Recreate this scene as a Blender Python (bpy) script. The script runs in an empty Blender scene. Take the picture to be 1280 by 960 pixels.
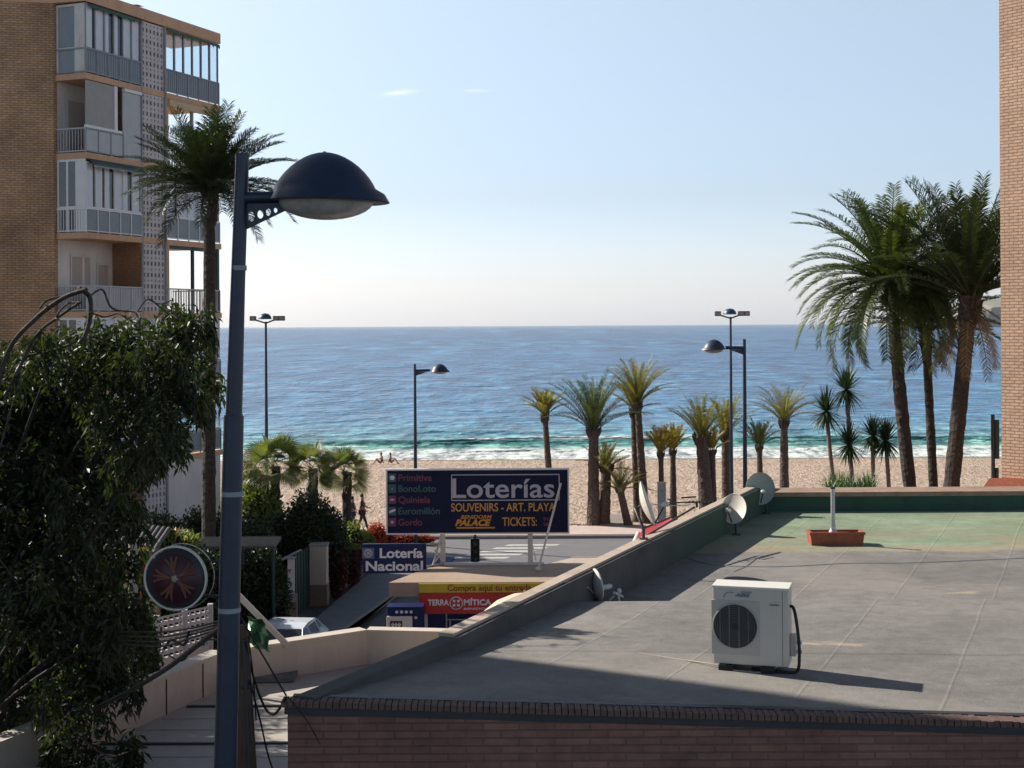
import bpy, math, random
import numpy as np
from mathutils import Matrix, Vector
rnd = random.Random(7); npr = np.random.default_rng(11)
SC = bpy.context.scene; COL = SC.collection
R = math.radians; PI = math.pi
F = 1777.8; EYE = 9.7; ROLL = 0.0057
def W(px, py, Y):
    dx, up = px-640, 407-py
    a, b = dx+ROLL*up, up-ROLL*dx
    return Vector((a*Y/F, Y, EYE+b*Y/F))
def G(px, py, z):
    dx, up = px-640, 407-py
    b = up-ROLL*dx
    return W(px, py, F*(z-EYE)/b)
# ---------------------------------------------------------------- materials
def new_mat(name):
    m = bpy.data.materials.new(name); m.use_nodes = True
    nt = m.node_tree; nt.nodes.clear()
    o = nt.nodes.new('ShaderNodeOutputMaterial'); b = nt.nodes.new('ShaderNodeBsdfPrincipled')
    nt.links.new(b.outputs[0], o.inputs[0])
    return m, nt, b, o
def N(nt, t, **k):
    n = nt.nodes.new('ShaderNode'+t)
    for a, v in k.items():
        if a in n.inputs: n.inputs[a].default_value = v
        else: setattr(n, a, v)
    return n
def coords(nt, kind='Object', scale=(1,1,1), rot=(0,0,0)):
    tc = N(nt, 'TexCoord'); mp = N(nt, 'Mapping')
    mp.inputs['Scale'].default_value = scale; mp.inputs['Rotation'].default_value = rot
    nt.links.new(tc.outputs[kind], mp.inputs[0]); return mp.outputs[0]
def noise(nt, vec, scale, detail=4, rough=.6):
    n = N(nt, 'TexNoise'); n.inputs['Scale'].default_value = scale; n.inputs['Detail'].default_value = detail
    n.inputs['Roughness'].default_value = rough
    if vec is not None: nt.links.new(vec, n.inputs['Vector'])
    return n.outputs[0]
def ramp(nt, fac, stops):
    r = N(nt, 'ValToRGB'); e = r.color_ramp.elements
    while len(e) < len(stops): e.new(.5)
    for i, (p, c) in enumerate(stops):
        e[i].position = p; e[i].color = (*c, 1) if len(c) == 3 else c
    nt.links.new(fac, r.inputs[0]); return r.outputs[0]
def mixc(nt, fac, a, b, blend='MIX'):
    m = N(nt, 'Mix', data_type='RGBA', blend_type=blend)
    for s, v in ((m.inputs[0], fac), (m.inputs[6], a), (m.inputs[7], b)):
        if isinstance(v, bpy.types.NodeSocket): nt.links.new(v, s)
        elif isinstance(v, (int, float)): s.default_value = v
        else: s.default_value = (*v, 1)
    return m.outputs[2]
def math_(nt, op, a, b=0.0, c=None):
    m = N(nt, 'Math', operation=op)
    for i, v in enumerate((a, b, c)):
        if v is None: continue
        if isinstance(v, bpy.types.NodeSocket): nt.links.new(v, m.inputs[i])
        else: m.inputs[i].default_value = v
    return m.outputs[0]
def bump(nt, bsdf, h, strength=.5, dist=.02, normal=None):
    b = N(nt, 'Bump'); b.inputs['Strength'].default_value = strength; b.inputs['Distance'].default_value = dist
    nt.links.new(h, b.inputs['Height'])
    if normal: nt.links.new(normal, b.inputs['Normal'])
    nt.links.new(b.outputs[0], bsdf.inputs['Normal']); return b.outputs[0]
def jit(c, k): return tuple(max(0, min(1, v*k)) for v in c)
def plain(name, col, rough=.6, metal=0, var=.18, scale=3, bs=.15, bd=.01, fine=40, spec=.5):
    m, nt, b, o = new_mat(name)
    v = coords(nt)
    n1 = noise(nt, v, scale, 5, .65); n2 = noise(nt, v, fine, 3, .6)
    c = ramp(nt, n1, [(.25, jit(col, 1-var)), (.5, col), (.78, jit(col, 1+var))])
    nt.links.new(c, b.inputs['Base Color'])
    b.inputs['Roughness'].default_value = rough; b.inputs['Metallic'].default_value = metal
    b.inputs['Specular IOR Level'].default_value = spec
    if bs: bump(nt, b, n2, bs, bd)
    return m
def stained(name, col, dirt, rough=.7, amt=.5, scale=1.2, zstretch=.25):
    """painted surface with streaky weather stains"""
    m, nt, b, o = new_mat(name)
    n = noise(nt, coords(nt, scale=(1, 1, zstretch)), scale*4, 6, .7)
    f = ramp(nt, n, [(.48, (0,0,0)), (.75, (amt,)*3)])
    n2 = noise(nt, coords(nt), 1.1, 4)
    c0 = ramp(nt, n2, [(.3, jit(col, .9)), (.7, jit(col, 1.06))])
    nt.links.new(mixc(nt, f, c0, dirt), b.inputs['Base Color'])
    b.inputs['Roughness'].default_value = rough
    bump(nt, b, noise(nt, coords(nt), 60, 3), .15, .004)
    return m
def brick(name, c1, c2, mortar, bw=.24, bh=.065, ms=.012, bs=.8, bd=.012, var=.35, offs=.5, big=.5):
    m, nt, b, o = new_mat(name)
    tc = N(nt, 'TexCoord')
    br = N(nt, 'TexBrick'); nt.links.new(tc.outputs['UV'], br.inputs['Vector'])
    br.offset = offs
    br.inputs['Color1'].default_value = (*c1, 1); br.inputs['Color2'].default_value = (*c2, 1)
    br.inputs['Mortar'].default_value = (*mortar, 1); br.inputs['Scale'].default_value = 1
    br.inputs['Mortar Size'].default_value = ms; br.inputs['Brick Width'].default_value = bw
    br.inputs['Row Height'].default_value = bh; br.inputs['Mortar Smooth'].default_value = .3
    br.inputs['Bias'].default_value = 0
    n1 = noise(nt, tc.outputs['UV'], big, 5, .6); n2 = noise(nt, tc.outputs['UV'], 9, 4, .6)
    sh = ramp(nt, n1, [(.3, (1-var,)*3), (.7, (1+var*.3,)*3)])
    sh2 = ramp(nt, n2, [(.25, (.75,)*3), (.75, (1.15,)*3)])
    c = mixc(nt, 1.0, br.outputs['Color'], sh, 'MULTIPLY'); c = mixc(nt, 1.0, c, sh2, 'MULTIPLY')
    nt.links.new(c, b.inputs['Base Color']); b.inputs['Roughness'].default_value = .85
    h = math_(nt, 'SUBTRACT', math_(nt, 'MULTIPLY', n2, .35), br.outputs['Fac'])
    bump(nt, b, h, bs, bd)
    return m
def leafy(name, dark, light, trans=.35, scale=1.5, rough=.45, tcol=None):
    m, nt, b, o = new_mat(name)
    v = coords(nt); n1 = noise(nt, v, scale, 3, .6); n2 = noise(nt, v, 23, 2, .5)
    f = math_(nt, 'ADD', math_(nt, 'MULTIPLY', n1, .5), math_(nt, 'MULTIPLY', n2, .5))
    c = ramp(nt, f, [(.36, dark), (.64, light)])
    nt.links.new(c, b.inputs['Base Color']); b.inputs['Roughness'].default_value = rough
    t = N(nt, 'BsdfTranslucent'); mx = N(nt, 'MixShader'); mx.inputs[0].default_value = trans
    tc = mixc(nt, 1.0, c, tcol or (1.5, 1.6, .6), 'MULTIPLY')
    nt.links.new(tc, t.inputs[0])
    nt.links.new(b.outputs[0], mx.inputs[1]); nt.links.new(t.outputs[0], mx.inputs[2]); nt.links.new(mx.outputs[0], o.inputs[0])
    return m
def bark(name, c1, c2, sc=(9,9,26), bd=.03):
    m, nt, b, o = new_mat(name)
    v = coords(nt, scale=sc); n = noise(nt, v, 1, 5, .7)
    vo = N(nt, 'TexVoronoi'); nt.links.new(v, vo.inputs[0]); vo.inputs['Scale'].default_value = .7
    nt.links.new(ramp(nt, n, [(.3, c1), (.7, c2)]), b.inputs['Base Color']); b.inputs['Roughness'].default_value = .9
    bump(nt, b, math_(nt, 'ADD', vo.outputs[0], n), .9, bd)
    return m
M = {}
M['brick_left'] = brick('brick_left', (.70,.44,.25), (.55,.335,.20), (.37,.225,.14), bw=.27, bh=.085, ms=.017, bs=1.0, bd=.04, var=.42, big=.55)
M['brick_inner'] = brick('brick_inner', (.36,.19,.10), (.30,.155,.085), (.2,.12,.08), bh=.075, bs=.7)
M['brick_roof'] = brick('brick_roof', (.29,.145,.11), (.22,.108,.082), (.165,.105,.085), bw=.24, bh=.052, ms=.006, bs=.8, bd=.01, var=.3, big=.8)
M['brick_tower'] = brick('brick_tower', (.58,.38,.26), (.50,.31,.205), (.30,.20,.14), bw=.24, bh=.075, ms=.014, bs=1.0, bd=.03, var=.2)
M['brick_far'] = brick('brick_far', (.45,.27,.18), (.4,.24,.16), (.5,.45,.4))
M['peach'] = stained('peach_render', (.60,.36,.22), (.33,.2,.13), amt=.45)
M['cream'] = stained('cream_render', (.56,.49,.42), (.30,.27,.24), amt=.4)
M['white_wall'] = stained('white_render', (.66,.63,.60), (.4,.38,.36), amt=.3)
M['white_lattice'] = stained('white_lattice', (.56,.52,.52), (.33,.30,.30), amt=.45)
M['hole'] = plain('dark_recess', (.035,.033,.035), .9, bs=0)
M['white_paint'] = plain('white_painted_metal', (.72,.72,.72), .4, var=.06)
M['dirty_white'] = stained('dirty_white_metal', (.62,.60,.56), (.3,.25,.2), rough=.5, amt=.5)
M['rail_grey'] = plain('grey_rail_metal', (.24,.27,.30), .45, var=.1)
M['rail_panel'] = plain('frosted_rail_panel', (.19,.225,.255), .35, var=.15, scale=2)
M['rail_light'] = plain('light_rail_panel', (.42,.43,.44), .4, var=.1, scale=2)
M['blind'] = plain('pale_blinds', (.62,.66,.72), .35, var=.08, scale=2)
M['blind_grey'] = plain('grey_roller_shutter', (.33,.32,.31), .6, var=.1)
M['door'] = plain('beige_door', (.42,.36,.31), .6, var=.08)
M['awning_green'] = plain('dark_green_awning', (.05,.11,.085), .8, var=.3)
M['awning_beige'] = plain('beige_awning', (.55,.42,.26), .8, var=.15)
def glass_dark(name, col, rough=.08):
    m, nt, b, o = new_mat(name)
    n = noise(nt, coords(nt), .9, 3)
    nt.links.new(ramp(nt, n, [(.3, jit(col, .6)), (.7, jit(col, 1.5))]), b.inputs['Base Color'])
    b.inputs['Roughness'].default_value = rough; b.inputs['Specular IOR Level'].default_value = .8
    return m
M['glass_dark'] = glass_dark('dark_window_glass', (.035,.04,.045))
M['glass_car'] = glass_dark('car_glass', (.03,.035,.045), .04)
def glass_clear():
    m, nt, b, o = new_mat('clear_glass')
    t = N(nt, 'BsdfTransparent'); t.inputs[0].default_value = (.86,.92,.95,1)
    g = N(nt, 'BsdfGlossy'); g.inputs['Roughness'].default_value = .03
    mx = N(nt, 'MixShader'); mx.inputs[0].default_value = .14
    nt.links.new(t.outputs[0], mx.inputs[1]); nt.links.new(g.outputs[0], mx.inputs[2]); nt.links.new(mx.outputs[0], o.inputs[0])
    return m
M['glass_clear'] = glass_clear()
def lamp_paint():
    m, nt, b, o = new_mat('navy_lamp_paint')
    v = coords(nt); n = noise(nt, v, 6, 6, .7)
    scr = noise(nt, coords(nt, scale=(14, 14, 3)), 1.6, 5, .65)
    c = ramp(nt, n, [(.3, (.010,.019,.040)), (.65, (.019,.033,.064))])
    f = ramp(nt, scr, [(.735, (0,0,0)), (.77, (.5,.5,.5))])
    nt.links.new(mixc(nt, f, c, (.26,.28,.30)), b.inputs['Base Color'])
    b.inputs['Roughness'].default_value = .42
    bump(nt, b, n, .1, .004)
    return m
M['navy'] = lamp_paint()
M['navy_plain'] = plain('navy_pole_paint', (.02,.035,.07), .45, var=.2)
M['dome_blue'] = plain('blue_dome_paint', (.03,.07,.13), .4, var=.2)
M['lens'] = plain('milky_lens', (.45,.43,.40), .25, var=.3, scale=12, bs=.5, bd=.01, fine=25)
M['steel'] = plain('galvanised_steel', (.42,.43,.44), .4, .6, var=.2, scale=8)
M['steel_pale'] = plain('pale_steel', (.60,.56,.52), .5, .2, var=.15, scale=8)
M['black'] = plain('black_rubber', (.014,.014,.016), .5, var=.2, spec=.3)
M['dark_metal'] = plain('dark_metal', (.03,.03,.035), .5, var=.3)
M['tile_black'] = plain('black_plastic', (.02,.02,.022), .4)
M['wood_pole'] = bark('weathered_wood', (.045,.028,.022), (.12,.075,.055), sc=(25,25,2), bd=.01)
M['concrete'] = stained('concrete', (.30,.31,.31), (.17,.17,.16), amt=.5)
M['terracotta'] = plain('terracotta', (.30,.085,.045), .8, var=.3, scale=9, bs=.3)
M['red'] = plain('red_paint', (.50,.025,.02), .5, var=.15)
M['sign_red'] = stained('sign_red', (.50,.014,.02), (.30,.05,.04), rough=.45, amt=.5)
M['sign_yellow'] = stained('sign_yellow', (.60,.44,.03), (.42,.30,.08), rough=.5, amt=.5)
M['sign_navy'] = plain('sign_navy', (.008,.012,.045), .5, var=.2, bs=0, spec=.15)
M['sign_navy2'] = plain('sign_navy_bright', (.012,.020,.09), .45, var=.1, bs=0, spec=.2)
M['sign_blue'] = plain('sign_blue', (.01,.04,.20), .4, var=.1)
M['ink_white'] = plain('ink_white', (.72,.72,.76), .5, var=.04, bs=0)
M['ink_grey'] = plain('ink_lilac_grey', (.42,.42,.50), .5, var=.04, bs=0)
M['ink_red'] = plain('ink_dim_red', (.16,.035,.075), .5, var=.05, bs=0)
M['ink_green'] = plain('ink_dim_green', (.035,.10,.12), .5, var=.05, bs=0)
M['ink_orange'] = plain('ink_orange', (.58,.30,.06), .5, var=.05, bs=0)
M['ink_gold'] = plain('ink_gold', (.60,.27,.02), .5, var=.05, bs=0)
M['ink_brown'] = plain('ink_dark_red', (.28,.04,.01), .5, var=.05, bs=0)
M['ink_maroon'] = plain('ink_maroon', (.05,.012,.02), .5, var=.05, bs=0)
M['machine_white'] = plain('machine_cream', (.62,.57,.54), .4, var=.06)
M['car_white'] = plain('white_car_paint', (.62,.66,.72), .2, var=.04, bs=0, spec=.8)
M['tyre'] = plain('tyre', (.02,.02,.02), .8)
M['ac_lid_sunlit'] = plain('ac_lid_sunlit_paint', (.68,.65,.58), .4, var=.05)  # unit's cream made lighter here, sunlight on the top put into the colour
M['ac_cream'] = stained('ac_cream_paint', (.52,.50,.44), (.42,.38,.32), rough=.45, amt=.3)
M['ac_grey'] = plain('ac_grey_plastic', (.42,.40,.36), .5, var=.05)
M['ac_dark'] = plain('ac_fan_void', (.018,.022,.03), .6)
M['fin'] = plain('ac_guard_wire', (.16,.17,.17), .5)
M['logo_blue'] = plain('logo_blue_grey', (.10,.14,.20), .5, var=.05, bs=0)
M['skin'] = plain('skin', (.36,.18,.11), .6, var=.08)
M['cloth_dark'] = plain('dark_cloth', (.025,.025,.035), .9)
M['cloth_navy'] = plain('navy_cloth', (.03,.045,.07), .9)
M['cloth_red'] = plain('red_cloth', (.2,.04,.04), .9)
M['hair'] = plain('dark_hair', (.02,.013,.01), .7)
M['palm_trunk'] = bark('palm_bark', (.020,.015,.013), (.070,.052,.043), sc=(6,6,9), bd=.06)
M['palm_trunk_small'] = bark('small_palm_bark', (.045,.032,.027), (.14,.095,.075), sc=(8,8,10), bd=.05)
M['yucca_trunk'] = bark('yucca_bark', (.12,.08,.06), (.26,.18,.14), sc=(10,10,20), bd=.02)
M['limb_bark'] = bark('dark_limb_bark', (.015,.012,.01), (.045,.035,.028), sc=(20,20,20), bd=.01)
M['branch'] = bark('branch_bark', (.03,.025,.02), (.09,.07,.058), sc=(20,20,20), bd=.01)
M['frond'] = leafy('palm_frond', (.030,.052,.018), (.10,.125,.04), .36, 1.2)
M['frond_dark'] = leafy('dark_palm_frond', (.015,.027,.013), (.052,.073,.03), .2, 1.2)
M['frond_yellow'] = leafy('yellow_palm_frond', (.13,.15,.02), (.36,.24,.03), .4, 2.5, tcol=(1.3,1.2,.5))
M['frond_mixed'] = leafy('tanned_palm_frond', (.075,.115,.03), (.27,.20,.06), .42, 1.2)
M['frond_dead'] = leafy('dead_frond', (.13,.08,.04), (.26,.17,.09), .2, 2)
M['fan_leaf'] = leafy('fan_palm_leaf', (.055,.085,.03), (.21,.225,.075), .28, 1.5)
M['yucca_leaf'] = leafy('yucca_leaf', (.012,.032,.014), (.04,.075,.03), .15, 2)
M['agave_leaf'] = leafy('agave_leaf', (.03,.075,.03), (.10,.17,.06), .25, 2)
M['tree_leaf'] = leafy('glossy_tree_leaf', (.008,.016,.008), (.045,.062,.018), .30, 2.2, rough=.5, tcol=(1.8,1.9,.5))
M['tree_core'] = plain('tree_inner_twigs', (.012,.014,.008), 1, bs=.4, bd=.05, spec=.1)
M['hedge_leaf'] = leafy('hedge_leaf', (.012,.026,.012), (.04,.065,.022), .22, 1.3)
M['bush_leaf'] = leafy('bright_bush_leaf', (.06,.10,.025), (.22,.25,.06), .35, 1.4)
M['bougain'] = leafy('red_hedge_leaf', (.04,.008,.010), (.12,.02,.018), .3, 1.6, tcol=(1.4,.9,.8))
M['flower'] = leafy('orange_red_flower', (.35,.04,.015), (.62,.12,.03), .3, 3, tcol=(1.2,1,.8))
M['flower_pink'] = leafy('pink_flower', (.6,.06,.10), (.75,.15,.2), .3, 3, tcol=(1.1,1,1))
M['tile_dark'] = plain('dark_roof_tile', (.07,.065,.075), .7, var=.4, scale=6)
M['tile_grey'] = plain('grey_corrugated', (.17,.17,.17), .8, var=.3, scale=5)
M['yellow_wall'] = stained('yellow_render', (.45,.34,.19), (.28,.2,.12))
M['gate_green'] = plain('green_gate', (.012,.04,.035), .5)
M['dish_white'] = stained('dish_white', (.66,.61,.54), (.4,.36,.3), rough=.5, amt=.35)
M['dish_grey'] = stained('dish_grey', (.34,.37,.33), (.2,.2,.18), rough=.6, amt=.3)
M['parasol'] = plain('beige_parasol_cloth', (.56,.46,.34), .9, var=.08)
M['pave_pink'] = plain('pink_paving', (.50,.40,.36), .8, var=.12, scale=2)
M['asphalt'] = plain('asphalt', (.085,.085,.092), .85, var=.25, scale=1.5, bs=.3, bd=.01)
M['road_far'] = plain('beach_road_surface', (.15,.145,.155), .85, var=.15, scale=.8, bs=.3)
M['pavement'] = plain('grey_pavement', (.16,.17,.18), .85, var=.2, scale=1.2, bs=.2)
M['pavement_near'] = plain('pale_pavement', (.42,.34,.27), .85, var=.15, scale=1.2)
M['kerb'] = plain('kerb_stone', (.26,.24,.22), .8, var=.2)
M['paint'] = stained('road_paint', (.50,.49,.46), (.18,.18,.18), amt=.8, scale=1.6, zstretch=1)
M['wood_grey'] = plain('grey_wood', (.34,.29,.25), .8, var=.2, scale=5)
M['totem'] = plain('totem_grey', (.22,.25,.26), .5, var=.15)
M['rubble'] = plain('stone', (.2,.2,.2))
def rubble():
    m, nt, b, o = new_mat('rubble_stone')
    v = coords(nt, scale=(4.5,4.5,6)); vo = N(nt, 'TexVoronoi'); nt.links.new(v, vo.inputs[0])
    vd = N(nt, 'TexVoronoi', feature='DISTANCE_TO_EDGE'); nt.links.new(v, vd.inputs[0])
    c = mixc(nt, .6, ramp(nt, vo.outputs[1], [(.2, (.20,.14,.10)), (.8, (.36,.27,.20))]), (.28,.21,.16))
    c = mixc(nt, ramp(nt, vd.outputs[0], [(0, (1,1,1)), (.08, (0,0,0))]), c, (.12,.09,.07))
    nt.links.new(c, b.inputs['Base Color']); b.inputs['Roughness'].default_value = .9
    bump(nt, b, vd.outputs[0], .8, .05); return m
M['rubble'] = rubble()
def sand():
    m, nt, b, o = new_mat('beach_sand')
    v = N(nt, 'NewGeometry').outputs['Position']
    mpn = N(nt, 'Mapping'); mpn.inputs['Scale'].default_value = (1, .42, 1); nt.links.new(v, mpn.inputs[0]); mpv = mpn.outputs[0]
    n1 = noise(nt, v, .12, 4); n2 = noise(nt, mpv, 2.6, 3, .7); n3 = noise(nt, v, 6, 4, .7)
    c = ramp(nt, n2, [(.36, (.43,.315,.23)), (.5, (.54,.405,.305)), (.64, (.65,.50,.385))])
    c = mixc(nt, 1.0, c, ramp(nt, n1, [(.3, (.9,)*3), (.7, (1.06,)*3)]), 'MULTIPLY')
    sx = N(nt, 'SeparateXYZ'); nt.links.new(v, sx.inputs[0])
    y = math_(nt, 'ADD', sx.outputs[1], math_(nt, 'MULTIPLY', noise(nt, v, .25, 3), 2.2))
    wet = N(nt, 'MapRange'); nt.links.new(y, wet.inputs[0]); wet.inputs[1].default_value = 112.5; wet.inputs[2].default_value = 114.2
    nt.links.new(mixc(nt, wet.outputs[0], c, (.26,.20,.155)), b.inputs['Base Color'])
    b.inputs['Roughness'].default_value = .9
    h = math_(nt, 'ADD', math_(nt, 'MULTIPLY', n2, 1), math_(nt, 'MULTIPLY', n3, .5))
    bump(nt, b, h, 1.0, .6); return m
M['sand'] = sand()
def water():
    m, nt, b, o = new_mat('sea_water')
    geo = N(nt, 'NewGeometry'); pos = geo.outputs['Position']
    sx = N(nt, 'SeparateXYZ'); nt.links.new(pos, sx.inputs[0])
    X, Y, Z = sx.outputs
    def mp(s):
        q = N(nt, 'Mapping'); q.inputs['Scale'].default_value = s; nt.links.new(pos, q.inputs[0]); return q.outputs[0]
    nb = noise(nt, mp((.30, .36, 1)), 1, 4, .6)
    n_2 = noise(nt, mp((.13, .075, 1)), 1, 4, .62)
    n_3 = noise(nt, mp((.055, .012, 1)), 1, 4, .62)
    nc = noise(nt, mp((.016, .0011, 1)), 1, 4, .62)
    nf = noise(nt, mp((.5, .42, 1)), 1, 6, .7)
    mr = N(nt, 'MapRange'); nt.links.new(Y, mr.inputs[0]); mr.inputs[1].default_value = 116; mr.inputs[2].default_value = 1500
    p = math_(nt, 'POWER', mr.outputs[0], .42)
    p = math_(nt, 'ADD', p, math_(nt, 'MULTIPLY', math_(nt, 'SUBTRACT', nb, .5), .22))
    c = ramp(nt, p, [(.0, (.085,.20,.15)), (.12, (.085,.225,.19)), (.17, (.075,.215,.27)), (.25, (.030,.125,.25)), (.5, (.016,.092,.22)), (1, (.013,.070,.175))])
    def far(a, b_):
        q = N(nt, 'MapRange'); nt.links.new(Y, q.inputs[0]); q.inputs[1].default_value = a; q.inputs[2].default_value = b_; return q.outputs[0]
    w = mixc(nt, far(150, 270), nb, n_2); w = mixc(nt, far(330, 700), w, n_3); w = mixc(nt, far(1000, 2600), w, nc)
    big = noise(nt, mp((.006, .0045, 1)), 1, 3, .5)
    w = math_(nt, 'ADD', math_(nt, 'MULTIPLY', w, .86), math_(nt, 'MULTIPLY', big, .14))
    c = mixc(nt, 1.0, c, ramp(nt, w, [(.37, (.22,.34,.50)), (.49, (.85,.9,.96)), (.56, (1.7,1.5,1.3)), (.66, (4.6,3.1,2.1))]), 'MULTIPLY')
    # foam: wash at the shore and the breaking crest
    wob = math_(nt, 'ADD', Y, math_(nt, 'MULTIPLY', math_(nt, 'SUBTRACT', noise(nt, mp((.08,.2,1)), 1, 4), .5), 5))
    sh = N(nt, 'MapRange'); nt.links.new(wob, sh.inputs[0]); sh.inputs[1].default_value = 125.5; sh.inputs[2].default_value = 122.5
    foam1 = math_(nt, 'MULTIPLY', sh.outputs[0], ramp(nt, noise(nt, mp((.35,.9,1)), 1, 7, .72), [(.36, (.25,)*3), (.56, (1,)*3)]))
    cr = N(nt, 'MapRange'); nt.links.new(Z, cr.inputs[0]); cr.inputs[1].default_value = -.70; cr.inputs[2].default_value = -.58
    xn = ramp(nt, noise(nt, mp((.06,.05,1)), 1, 3), [(.47, (0,)*3), (.56, (1,)*3)])
    xm = N(nt, 'MapRange'); nt.links.new(X, xm.inputs[0]); xm.inputs[1].default_value = -13; xm.inputs[2].default_value = -8
    xm2 = N(nt, 'MapRange'); nt.links.new(X, xm2.inputs[0]); xm2.inputs[1].default_value = 22; xm2.inputs[2].default_value = 12
    foam2 = math_(nt, 'MULTIPLY', math_(nt, 'MULTIPLY', cr.outputs[0], xn), math_(nt, 'MULTIPLY', xm.outputs[0], xm2.outputs[0]))
    fl = N(nt, 'MapRange'); nt.links.new(Y, fl.inputs[0]); fl.inputs[1].default_value = 150; fl.inputs[2].default_value = 128
    fleck = math_(nt, 'MULTIPLY', ramp(nt, noise(nt, mp((.16,.5,1)), 1, 6, .65), [(.62, (0,)*3), (.67, (.8,)*3)]), math_(nt, 'MULTIPLY', fl.outputs[0], .8))
    foam = math_(nt, 'MINIMUM', math_(nt, 'ADD', math_(nt, 'ADD', foam1, foam2), fleck), 1)
    nt.links.new(mixc(nt, foam, c, (.62,.63,.63)), b.inputs['Base Color'])
    nt.links.new(math_(nt, 'ADD', math_(nt, 'MULTIPLY', foam, .6), .22), b.inputs['Roughness'])
    b.inputs['IOR'].default_value = 1.33; b.inputs['Specular IOR Level'].default_value = .13
    h = math_(nt, 'ADD', math_(nt, 'ADD', math_(nt, 'MULTIPLY', nb, .9), math_(nt, 'MULTIPLY', nf, .22)), math_(nt, 'ADD', math_(nt, 'MULTIPLY', n_2, 1.8), math_(nt, 'MULTIPLY', n_3, 5)))
    bump(nt, b, h, 1.0, 1.1)
    return m
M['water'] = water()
def roof_felt():
    m, nt, b, o = new_mat('grey_roof_felt')
    pos = N(nt, 'NewGeometry').outputs['Position']
    q = N(nt, 'Mapping'); q.inputs['Rotation'].default_value = (0, 0, R(22.3)); nt.links.new(pos, q.inputs[0])
    sx = N(nt, 'SeparateXYZ'); nt.links.new(q.outputs[0], sx.inputs[0])
    so = N(nt, 'SeparateXYZ'); nt.links.new(pos, so.inputs[0])
    wob = math_(nt, 'MULTIPLY', noise(nt, pos, 1.0, 3), .045)
    u = math_(nt, 'ADD', sx.outputs[0], wob)
    def seam(val, pitch, w):
        fr = math_(nt, 'FRACT', math_(nt, 'DIVIDE', val, pitch))
        d = math_(nt, 'ABSOLUTE', math_(nt, 'SUBTRACT', fr, .5))
        r = N(nt, 'MapRange'); nt.links.new(d, r.inputs[0]); r.inputs[1].default_value = .5-w/pitch; r.inputs[2].default_value = .5
        return r.outputs[0]
    s1 = seam(u, .98, .018); s2 = seam(math_(nt, 'ADD', so.outputs[1], math_(nt, 'MULTIPLY', wob, 1.5)), 2.9, .035)
    s2 = math_(nt, 'MULTIPLY', s2, ramp(nt, noise(nt, pos, .35, 2), [(.42, (0,)*3), (.5, (1,)*3)]))
    strip = N(nt, 'TexWhiteNoise', noise_dimensions='1D'); nt.links.new(math_(nt, 'FLOOR', math_(nt, 'DIVIDE', u, .98)), strip.inputs['W'])
    n1 = noise(nt, pos, .5, 7, .68); n2 = noise(nt, pos, 130, 2, .6); n3 = noise(nt, pos, 5, 6, .75)
    st = noise(nt, q.outputs[0], 1.1, 8, .75)
    c = ramp(nt, n1, [(.30, (.145,.139,.132)), (.5, (.210,.198,.186)), (.70, (.275,.258,.238))])
    c = mixc(nt, 1.0, c, ramp(nt, n3, [(.28, (.78,)*3), (.72, (1.18,)*3)]), 'MULTIPLY')
    c = mixc(nt, 1.0, c, ramp(nt, n2, [(.3, (.74,)*3), (.7, (1.24,)*3)]), 'MULTIPLY')
    c = mixc(nt, 1.0, c, ramp(nt, strip.outputs[0], [(0, (.93,)*3), (1, (1.07,)*3)]), 'MULTIPLY')
    c = mixc(nt, math_(nt, 'MULTIPLY', s1, math_(nt, 'MULTIPLY', n3, .15)), c, (.36,.345,.32))
    c = mixc(nt, math_(nt, 'MULTIPLY', s2, .6), c, (.09,.09,.088))
    # dried puddles, pale sediment
    sc = N(nt, 'Mapping'); sc.inputs['Scale'].default_value = (.55, 1.5, 1); nt.links.new(pos, sc.inputs[0])
    pd = noise(nt, sc.outputs[0], 1.15, 6, .6)
    c = mixc(nt, ramp(nt, pd, [(.665, (0,)*3), (.70, (.6,)*3)]), c, (.46,.37,.27))
    n4 = noise(nt, q.outputs[0], .33, 8, .7)
    c = mixc(nt, ramp(nt, n4, [(.52, (0,)*3), (.62, (.38,)*3)]), c, (.30,.275,.24))
    vb = N(nt, 'TexVoronoi'); vb.inputs['Scale'].default_value = .8; nt.links.new(q.outputs[0], vb.inputs[0])
    c = mixc(nt, ramp(nt, vb.outputs[1], [(.80, (0,)*3), (.81, (.22,)*3)]), c, (.11,.108,.105))
    c = mixc(nt, ramp(nt, st, [(.68, (0,)*3), (.78, (.55,)*3)]), c, (.08,.075,.07))
    # green coat beyond y = 18.1 with worn brown patches
    edge = math_(nt, 'ADD', so.outputs[1], math_(nt, 'MULTIPLY', math_(nt, 'SUBTRACT', noise(nt, pos, 1.2, 5), .5), .7))
    gm = N(nt, 'MapRange'); nt.links.new(edge, gm.inputs[0]); gm.inputs[1].default_value = 18.02; gm.inputs[2].default_value = 18.16
    gn = noise(nt, pos, .8, 7, .7)
    gc = ramp(nt, gn, [(.28, (.15,.19,.125)), (.5, (.205,.27,.18)), (.72, (.30,.37,.26))])
    gw = noise(nt, sc.outputs[0], 1.0, 6, .65)
    near = N(nt, 'MapRange'); nt.links.new(so.outputs[1], near.inputs[0]); near.inputs[1].default_value = 20.2; near.inputs[2].default_value = 18.3
    wf = math_(nt, 'MULTIPLY', ramp(nt, gw, [(.42, (0,)*3), (.56, (.95,)*3)]), math_(nt, 'ADD', math_(nt, 'MULTIPLY', near.outputs[0], .75), .25))
    gc = mixc(nt, wf, gc, (.30,.255,.185))
    gc = mixc(nt, 1.0, gc, ramp(nt, n3, [(.25, (.78,)*3), (.75, (1.15,)*3)]), 'MULTIPLY')
    c = mixc(nt, gm.outputs[0], c, gc)
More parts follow.
